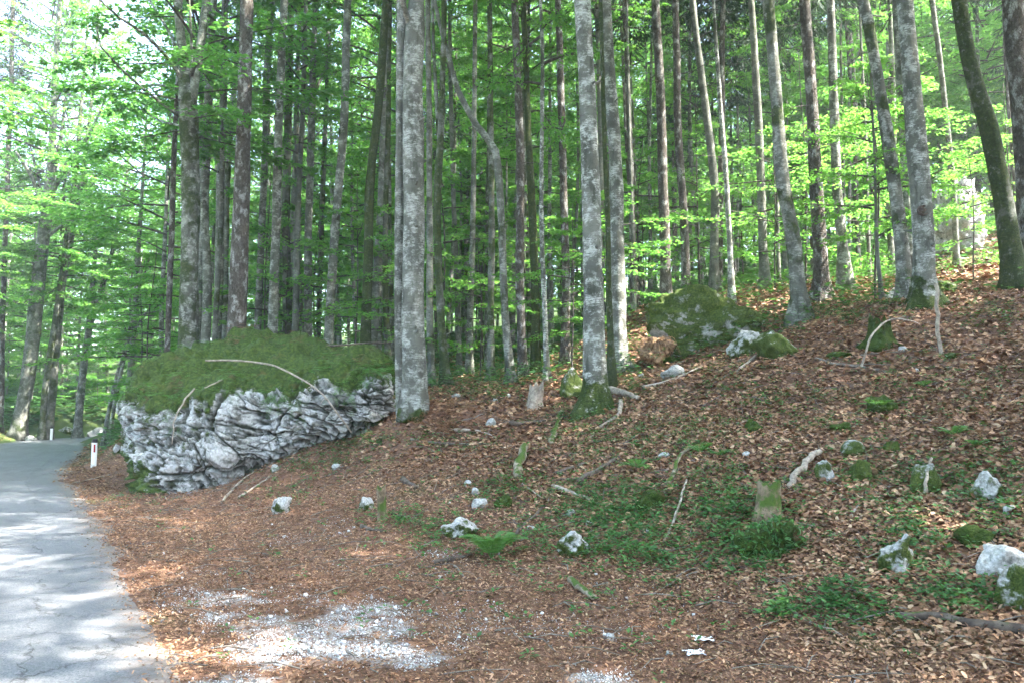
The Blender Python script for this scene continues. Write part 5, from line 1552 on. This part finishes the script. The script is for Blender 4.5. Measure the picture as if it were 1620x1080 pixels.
# ------------------------------------------------------------------ ferns
def frond_arrays(L, rise, az, g, pairs=17):
    dr = np.array([math.cos(az), math.sin(az), 0]); up = np.array([0, 0, 1.0])
    s = np.linspace(0, 1, pairs + 4)
    path = L * (np.outer(s, dr) * math.cos(rise) + np.outer(s * math.sin(rise) - 0.52 * s * s, up))
    tg = norm(np.gradient(path, axis=0))
    sd_ = np.array([-dr[1], dr[0], 0])
    k = np.arange(3, pairs + 4)
    u = (k - 3) / pairs
    pl = L * 0.26 * np.sin(np.clip(0.18 + 0.82 * u, 0, 1) * math.pi * 0.97) ** 0.8 + 0.006
    A, B_, C, D = [], [], [], []
    for sg in (-1, 1):
        A.append(path[k]); B_.append(sd_ * sg + tg[k] * 0.35 - up * 0.12); C.append(np.cross(tg[k], sd_) * 1 + g.normal(0, 0.1, (len(k), 3))); D.append(pl)
    A, B_, C, D = map(np.concatenate, (A, B_, C, D))
    if C[:, 2].mean() < 0: C = -C
    v, q = kites(A, B_, C, D, np.full(len(D), L * 0.034), 0.02)
    tv, tq, _ = tube(np.concatenate([path, (0.004 * (1 - 0.8 * s))[:, None]], 1), 3, cap=False)
    return v, q, tv, tq


def fern(label, px, py, size, nf, seed, spread=(0, 6.28), rise=(0.7, 1.1)):
    P = hit(px, py); d = (P - CAM) @ FWD
    L = size / FPX * d
    g = np.random.default_rng(seed)
    e = empty('fern', P)
    tag(e, label, 'fern', 'ferns on the bank')
    for k in range(nf):
        az = spread[0] + (spread[1] - spread[0]) * (k + g.uniform(0.2, 0.8)) / nf
        v, q, tv, tq = frond_arrays(L * g.uniform(0.8, 1.15), g.uniform(*rise), az, g)
        b = MB(); b.add(v, q); b.add(tv, tq)
        link('frond', b.mesh('frond', M['fern'], False), e)


fern('bright green fern at the foot of the bank', 778, 884, 92, 9, 1, (-0.3, 5.9), (0.95, 1.3))
fern('fern with long fronds in front of the dark moss hump', 1392, 650, 58, 7, 2)
fern('pale fern in the fern patch beside the split white stone', 1108, 716, 44, 7, 3)
fern('fern lowest of the patch left of the split white stone', 1008, 742, 42, 8, 4)
fern('small fern right of the mossy bent branch', 1140, 722, 36, 6, 5)
fern('fern near the right edge below the smooth pale rock', 1538, 950, 52, 7, 6, (0, 6.28), (0.4, 0.8))
fern('faint fern on the upper right bank', 1510, 690, 46, 6, 7)
fern('small fern right of the faint one on the upper bank', 1545, 706, 36, 6, 8)
fern('small fern on the bank above the fern patch', 1462, 612, 30, 6, 9)
fern('fern left of the mossy broken stump', 1185, 860, 40, 7, 10)

# fern and herb thatch on the boulder, brown on its crest
g = np.random.default_rng(12)
fb, db = MB(), MB()
Nn = grid_normals(boulder_top)
for k in range(760):
    u = g.integers(8, NU - 8); w = int(NV * g.uniform(0.58, 0.93))
    p = boulder_top[u, w] - org
    if vnoise(p[None] * 1.6, 5)[0] < -0.25: continue
    sz_ = (1.7 if g.uniform() < 0.09 else 0.85) + 0.55 * float(vnoise(p[None] * 0.9, 8)[0])
    brown = (u / NU > 0.34 and u / NU < 0.80 and w / NV > 0.72 and g.uniform() < 0.75) or g.uniform() < 0.05
    for j in range(5):
        v, q, tv, tq = frond_arrays(g.uniform(0.16, 0.36) * sz_, g.uniform(0.2, 0.9), g.uniform(0, 6.28), g, 7)
        (db if brown else fb).add(v + p, q)
for k in range(300):       # moss and fern hanging raggedly over the lip and in the clefts
    u = g.integers(8, NU - 8); w = int(NV * min(0.64, 0.60 - abs(g.normal(0, 0.07))))
    p = boulder_top[u, w] - org
    if vnoise(p[None] * np.array([2.2, 2.2, 0.7]), 15)[0] < -0.05: continue
    for j in range(4):
        v, q, tv, tq = frond_arrays(g.uniform(0.08, 0.24), g.uniform(-0.9, 0.3), g.uniform(3.3, 6.1), g, 6)
        fb.add(v + p + np.array([0, -0.02, 0]), q)
link('fern_cover', fb.mesh('fern_cover', M['fern'], False), boulder)['kind'] = 'stuff'
link('dry_fern_cover', db.mesh('dry_fern_cover', M['dry'], False), boulder)['kind'] = 'stuff'

# dry brush at the foot of the twin beech
g = np.random.default_rng(15)
b = MB()
for k in range(90):
    px, py = g.uniform(645, 740), g.uniform(640, 690)
    p = hit(px, py)
    for j in range(3):
        v, q, tv, tq = frond_arrays(g.uniform(0.18, 0.36), g.uniform(0.6, 1.3), g.uniform(0, 6.28), g, 6)
        b.add(v + p, q)
tag(link('dry_brush', b.mesh('dry_brush', M['dry'], False)), 'brown withered ferns and twigs at the twin beech foot', 'dry plants', kind='stuff')


# ------------------------------------------------------------------ road marker posts
def marker(label, base, h, red):
    e = empty('marker_post', base)
    tag(e, label, 'post', 'road marker posts')
    def prism(z0, z1, w, dp, slant=0.0):
        n = 10; a = np.arange(n) * 2 * math.pi / n
        x = np.sign(np.cos(a)) * np.abs(np.cos(a)) ** 0.6 * w / 2; y = np.sign(np.sin(a)) * np.abs(np.sin(a)) ** 0.6 * dp / 2
        lo = np.stack([x, y, np.full(n, z0)], 1); hi = np.stack([x, y, z1 + slant * y], 1)
        v = np.concatenate([lo, hi, [[0, 0, z0], [0, 0, z1]]])
        j = np.arange(n); k2 = (j + 1) % n
        q_ = np.stack([j, k2, n + k2, n + j], 1)
        t_ = np.concatenate([np.stack([np.full(n, 2 * n), k2, j], 1), np.stack([np.full(n, 2 * n + 1), n + j, n + k2], 1)])
        return v, q_, t_
    for nm, z0, z1, w, m, sl in (('body', -0.2, h * 0.86, 0.155, 'white_plastic', 0), ('cap', h * 0.86 + 0.001, h, 0.158, 'black_plastic', 0.25)):
        b = MB(); b.add(*prism(z0, z1, w, 0.11, sl)); link(nm, b.mesh(nm, M[m], False), e)
    if red:
        b = MB(); v, q_, t_ = prism(h * 0.52, h * 0.80, 0.05, 0.02); v[:, 1] -= 0.052; b.add(v, q_, t_); link('reflector', b.mesh('reflector', M['red_reflector'], False), e)
    return e


p = flat(148, 741); p[2] = gz(p[0], p[1])
marker('white road marker post with black cap and red reflector', p, 0.82, True).rotation_euler[2] = 0.45
p = flat(81, 694); p = at(81, 694, 50.0); p[2] = gz(p[0], p[1])
marker('far white road marker post with black cap across the road', p, 0.95, False).rotation_euler[2] = 0.45

# crumpled paper
for px, py, w, lab in ((1099, 1036, 30, 'flat white paper scrap lowest on the leaves'), (1111, 1014, 26, 'crumpled white paper scrap just above the flat one')):
    P = hit(px, py); d = (P - CAM) @ FWD; w_ = w / FPX * d
    g = np.random.default_rng(px)
    n = 14
    X_, Y_ = np.meshgrid(np.linspace(-1, 1, n), np.linspace(-1, 1, n))
    pv = np.stack([X_.ravel() * w_ / 2, Y_.ravel() * w_ * 0.42, 0 * X_.ravel()], 1)
    ang = np.arctan2(pv[:, 1], pv[:, 0])
    pv *= (1 + 0.35 * vnoise(np.stack([np.cos(ang) * 2 + px, np.sin(ang) * 2, 0 * ang], 1), 2))[:, None]
    f1, f2, _ = worley(pv * 28 + px, 3)
    pv[:, 2] = 0.012 + 0.035 * f1 * w_ / 0.1 * 0.6
    i = np.arange(n - 1)[:, None] * n + np.arange(n - 1)[None]
    q = np.stack([i, i + 1, i + n + 1, i + n], -1).reshape(-1, 4)
    o = link('paper_scrap', new_mesh('paper_scrap', pv, q, M['paper'], False), None, P)
    md = o.modifiers.new('thickness', 'SOLIDIFY'); md.thickness = 0.003
    tag(o, lab, 'paper')

# ------------------------------------------------------------------ gravel, leaf litter, herbs
g = np.random.default_rng(21)
patches = [(560, 1000, 110, 34, 3000), (470, 1010, 70, 30, 2200), (640, 1015, 60, 22, 1400), (600, 965, 60, 22, 1500), (520, 1062, 120, 22, 3800), (400, 1070, 70, 16, 1600), (330, 908, 42, 14, 1500), (400, 938, 60, 12, 700), (350, 960, 50, 14, 500), (700, 950, 30, 8, 350), (560, 848, 30, 8, 300), (470, 850, 60, 14, 350), (690, 885, 30, 8, 350), (950, 1048, 45, 14, 420), (1360, 1062, 50, 16, 320), (640, 1078, 90, 12, 1500),
           (230, 845, 80, 40, 450), (500, 930, 260, 90, 3600), (900, 960, 200, 50, 900), (430, 960, 130, 50, 2200), (700, 1000, 150, 50, 1200)]
PP = []
for px, py, rx, ry, n in patches:
    n = int(n * 1.9)
    a = g.normal(size=(n, 2)) * 0.62
    pix = np.stack([px + a[:, 0] * rx, np.maximum(py + a[:, 1] * ry, 700)], 1)
    dd = (EYE) / np.maximum((pix[:, 1] - HOR) / FPX, 0.05)
    PP.append(np.stack([(pix[:, 0] - CX) / FPX * dd, dd], 1))
PP = np.concatenate(PP)
PP = PP[(road_dist(PP) > -0.05)]
patchn = fbm(np.concatenate([PP * 2.2, PP[:, :1] * 0], 1), 3, 44)
patchn = fbm(np.concatenate([PP * 1.7, PP[:, :1] * 0], 1), 2, 44) + 0.7 * fbm(np.concatenate([PP * 6, PP[:, :1] * 0], 1), 3, 47)
PP = PP[patchn + g.normal(0, 0.35, len(PP)) > 0.34]
n = len(PP)
zc = ground_z(PP)
base8 = np.array([[1, 0, 0], [0, 1, 0], [-1, 0, 0], [0, -1, 0], [0, 0, 1], [0, 0, -1]], float)
tri8 = np.array([[0, 1, 4], [1, 2, 4], [2, 3, 4], [3, 0, 4], [1, 0, 5], [2, 1, 5], [3, 2, 5], [0, 3, 5]])
sz = 0.0028 + 0.0075 * g.uniform(0, 1, n) ** 2.5 + (g.uniform(0, 1, n) > 0.988) * g.uniform(0.01, 0.025, n)
R_ = g.normal(size=(n, 3, 3)); R_, _ = np.linalg.qr(R_)
shape = base8[None] * g.uniform(0.6, 1.25, (n, 6, 1)) * np.array([1, 0.8, 0.65])
vv_ = np.einsum('nij,nkj->nki', R_, shape) * sz[:, None, None] + np.stack([PP[:, 0], PP[:, 1], zc + sz * 0.5], 1)[:, None, :]
tt = (np.arange(n)[:, None, None] * 6 + tri8[None]).reshape(-1, 3)


def pebble_material():
    t = NT('white_gravel')
    gg = t.node('ShaderNodeNewGeometry')
    c = t.ramp(gg.outputs['Random Per Island'], [(0, (0.18, 0.175, 0.17)), (0.4, (0.42, 0.415, 0.41)), (1, (0.66, 0.66, 0.66))])
    return t.finish(c, 0.85, None, 0.2)


M['gravel'] = pebble_material()
tag(link('gravel', new_mesh('gravel', vv_.reshape(-1, 3), tt, M['gravel'], True)), 'white limestone gravel strewn along the pull-off', 'gravel', kind='stuff')
gx0, gy0, cell = -14.0, 3.0, 0.12
Hg = np.zeros((240, 200))
np.add.at(Hg, (np.clip(((PP[:, 0] - gx0) / cell).astype(int), 0, 239), np.clip(((PP[:, 1] - gy0) / cell).astype(int), 0, 199)), 1)


Hs = Hg.copy()
for _ in range(2):
    Hs = (Hs + np.roll(Hs, 1, 0) + np.roll(Hs, -1, 0) + np.roll(Hs, 1, 1) + np.roll(Hs, -1, 1)) / 5
ka = np.clip(((X.ravel() - gx0) / cell).astype(int), 0, 239); kb = np.clip(((Y.ravel() - gy0) / cell).astype(int), 0, 199)
inside = (X.ravel() > gx0) & (X.ravel() < gx0 + 239 * cell) & (Y.ravel() > gy0) & (Y.ravel() < gy0 + 199 * cell)
at_ = ground.data.attributes.new('grit', 'FLOAT', 'POINT')
at_.data.foreach_set('value', np.where(inside, np.clip(Hs[ka, kb] / 30.0, 0, 1), 0).astype(np.float32))


def gravel_density(xy):
    a = ((xy[:, 0] - gx0) / cell).astype(int); b = ((xy[:, 1] - gy0) / cell).astype(int)
    ok = (a >= 0) & (a < 240) & (b >= 0) & (b < 200)
    return np.where(ok, Hg[np.clip(a, 0, 239), np.clip(b, 0, 199)], 0)


def ring(d0, d1, dens, half=0.78):
    area = (d1 ** 2 - d0 ** 2) * half
    n = int(area * dens)
    d = np.sqrt(g.uniform(d0 ** 2, d1 ** 2, n)); a = g.uniform(-half, half, n)
    return np.stack([d * np.sin(a), d * np.cos(a)], 1)


lit = MB()
for d0, d1, dens, scale, six in ((3.8, 9, 2300, 1.0, True), (9, 14, 1100, 1.2, True), (14, 22, 330, 1.7, False), (22, 34, 120, 2.6, False), (34, 60, 25, 4.5, False)):
    xy = ring(d0, d1, dens)
    rd = road_dist(xy)
    keep = (rd > 0.05) | ((rd > -0.7) & (g.uniform(0, 1, len(xy)) < 0.75 * np.exp(rd * 9)))
    keep &= g.uniform(0, 1, len(xy)) > np.clip(gravel_density(xy) / 30.0, 0, 0.85)
    xy = xy[keep]; rd = rd[keep]
    n = len(xy)
    z = ground_z(xy)
    eps = 0.05
    nx_ = -(ground_z(xy + [eps, 0]) - z) / eps; ny_ = -(ground_z(xy + [0, eps]) - z) / eps
    up = np.stack([nx_, ny_, np.ones(n)], 1)
    fine = 1 - smooth(2.5, 6.0, rd)                     # small needle debris beside the road, whole leaves up the bank
    L = scale * (0.052 - 0.022 * fine) * g.uniform(0.5, 1.4, n)
    az = g.uniform(0, 6.28, n)
    ax = np.stack([np.cos(az), np.sin(az), g.normal(0, 0.25, n)], 1)
    nn = norm(up) + g.normal(0, 0.46, (n, 3))
    pos = np.stack([xy[:, 0], xy[:, 1], z + g.uniform(0.004, 0.03, n) * scale], 1)
    W = L * (0.62 - 0.25 * fine) * g.uniform(0.65, 1.2, n)
    if six: lit.add(*leaves6(pos, ax, nn, L, W, 0.08, g.uniform(-0.2, 0.25, n)))
    else: lit.add(*kites(pos, ax, nn, L, W * 1.2, 0.12))
tag(link('leaf_litter', lit.mesh('leaf_litter', M['litter'], False)), 'brown fallen beech leaves covering the forest floor', 'leaf litter', kind='stuff')

# herbs: small green plants in drifts
hb = MB()
drifts = [(1000, 820, 90, 45, 210), (1150, 790, 70, 50, 150), (1180, 860, 60, 40, 120), (930, 790, 70, 40, 120), (800, 770, 60, 40, 70), (960, 690, 90, 40, 130), (920, 655, 60, 22, 90), (1080, 690, 80, 30, 90), (1240, 640, 120, 50, 90), (1450, 600, 150, 60, 90), (1480, 760, 120, 60, 130), (1590, 800, 60, 60, 60), (1450, 860, 80, 40, 60), (1340, 960, 50, 30, 50), (1240, 970, 30, 20, 25), (500, 730, 90, 25, 120), (560, 700, 70, 20, 90), (450, 780, 60, 20, 30), (620, 820, 60, 20, 40), (680, 840, 50, 30, 40), (840, 860, 120, 30, 60), (1030, 880, 90, 25, 80), (1330, 500, 90, 12, 90), (1180, 545, 60, 30, 130), (1000, 605, 40, 18, 60), (760, 620, 90, 18, 160), (230, 790, 50, 15, 20), (1560, 500, 80, 25, 60), (1500, 940, 80, 30, 40), (700, 700, 120, 20, 70), (1130, 600, 80, 30, 60), (1400, 480, 120, 8, 120), (900, 900, 600, 120, 120), (1200, 740, 400, 180, 320)]
for px, py, rx, ry, n in drifts:
    for k in range(int(n * 2.1)):
        a = g.normal(size=2) * 0.6
        yy = py + a[1] * ry
        p = hit(px + a[0] * rx, yy)
        if road_dist(p[None, :2])[0] < 0.3: continue
        m = g.integers(4, 10)
        az = g.uniform(0, 6.28) + np.arange(m) * 2.4
        h = g.uniform(0.02, 0.14)
        el = g.uniform(-0.2, 0.6, m)
        ax = np.stack([np.cos(az), np.sin(az), el], 1)
        L = g.uniform(0.025, 0.07, m)
        pos = p + np.stack([np.cos(az) * 0.02, np.sin(az) * 0.02, g.uniform(0.3, 1, m) * h], 1)
        hb.add(*kites(pos, ax, np.array([0, 0, 1.0]) + g.normal(0, 0.2, (m, 3)), L, L * 0.55, 0.06))
# green undergrowth in the hollow behind the crest
for d0, d1, dens in ((18, 30, 10), (30, 66, 6), (66, 105, 1.6)):
    for p2 in ring(d0, d1, dens, 0.72):
        if road_dist(p2[None])[0] < 1: continue
        if p2[0] < -3 and p2[1] < 24: continue
        if p2[0] / p2[1] > 0.47 and p2[1] < 34 and g.uniform() < 0.85: continue
        m = 7
        az = g.uniform(0, 6.28) + np.arange(m) * 2.4
        z = g.uniform(0.05, 0.5 if d0 < 20 else 0.9, m)
        L = g.uniform(0.07, 0.17, m) * (1 if d0 < 20 else 2.2 if d0 < 50 else 4.5)
        pos = np.array([p2[0], p2[1], 0]) + np.stack([np.cos(az) * 0.12, np.sin(az) * 0.12, z], 1)
        pos[:, 2] += gz(*p2)
        hb.add(*kites(pos, np.stack([np.cos(az), np.sin(az), 0 * az + 0.1], 1), np.array([0, 0, 1.0]) + g.normal(0, 0.25, (m, 3)), L, L * 0.6, 0.06))
tag(link('undergrowth', hb.mesh('undergrowth', M['herb'], False)), 'small green herbs growing through the fallen leaves', 'herbs', kind='stuff')

# small broken twigs lying about, too many to count
tw = MB()
for k in range(1500):
    d = math.sqrt(g.uniform(4.5 ** 2, 19 ** 2)); a = g.uniform(-0.62, 0.68)
    x, y = d * math.sin(a), d * math.cos(a)
    if road_dist([[x, y]])[0] < 0.1: continue
    az = g.uniform(0, 6.28); L = g.uniform(0.08, 0.5) * (0.6 + d * 0.05)
    q = np.array([[x, y], [x + math.cos(az) * L * 0.5 + g.normal(0, 0.03), y + math.sin(az) * L * 0.5 + g.normal(0, 0.03)], [x + math.cos(az) * L, y + math.sin(az) * L]])
    z = ground_z(q) + np.array([0.02, 0.045, 0.03])
    r0 = g.uniform(0.0025, 0.007)
    tw.add(*tube(np.concatenate([q, z[:, None], [[r0], [r0 * 0.8], [r0 * 0.4]]], 1), 4, cap=False)[:2])
tag(link('twig_litter', tw.mesh('twig_litter', M['twig'])), 'small broken twigs strewn over the fallen leaves', 'twigs', kind='stuff')

# crumbled asphalt along the broken road edge
n = 2600
k = g.integers(20, len(ep) - 200, n)
off = g.normal(-0.06, 0.11, n) + jag[k]
cp = ep[k] + nl[k] * off[:, None] + g.normal(0, 0.03, (n, 2))
sz = 0.004 + 0.016 * g.uniform(0, 1, n) ** 3
R_, _ = np.linalg.qr(g.normal(size=(n, 3, 3)))
shape = base8[None] * g.uniform(0.6, 1.25, (n, 6, 1)) * np.array([1, 0.8, 0.6])
vv_ = np.einsum('nij,nkj->nki', R_, shape) * sz[:, None, None] + np.stack([cp[:, 0], cp[:, 1], np.maximum(ground_z(cp), 0.0) + sz * 0.6], 1)[:, None, :]
tt = (np.arange(n)[:, None, None] * 6 + tri8[None]).reshape(-1, 3)
M['crumb'] = plain('asphalt_crumb', (0.13, 0.13, 0.135), 0.9, 0.2, 0.5)
tag(link('asphalt_crumbs', new_mesh('asphalt_crumbs', vv_.reshape(-1, 3), tt, M['crumb'], False)), 'grey crumbs of asphalt along the broken road edge', 'rubble', kind='stuff')

# ------------------------------------------------------------------ air
def haze(density):
    v = np.array([[x, y, z] for x in (-260, 260) for y in (-90, 260) for z in (-3, 75)], float)
    q = np.array([[0, 1, 3, 2], [4, 6, 7, 5], [0, 4, 5, 1], [2, 3, 7, 6], [0, 2, 6, 4], [1, 5, 7, 3]])
    m = bpy.data.materials.new('haze'); m.use_nodes = True; m.node_tree.nodes.clear()
    vol = m.node_tree.nodes.new('ShaderNodeVolumePrincipled')
    vol.inputs['Color'].default_value = (0.93, 0.96, 1.0, 1); vol.inputs['Density'].default_value = density; vol.inputs['Anisotropy'].default_value = 0.2
    o = m.node_tree.nodes.new('ShaderNodeOutputMaterial'); m.node_tree.links.new(vol.outputs[0], o.inputs['Volume'])
    tag(link('haze', new_mesh('haze', v, q, m, False)), 'thin bright air between the trees', 'haze', kind='stuff')


haze(0.001)
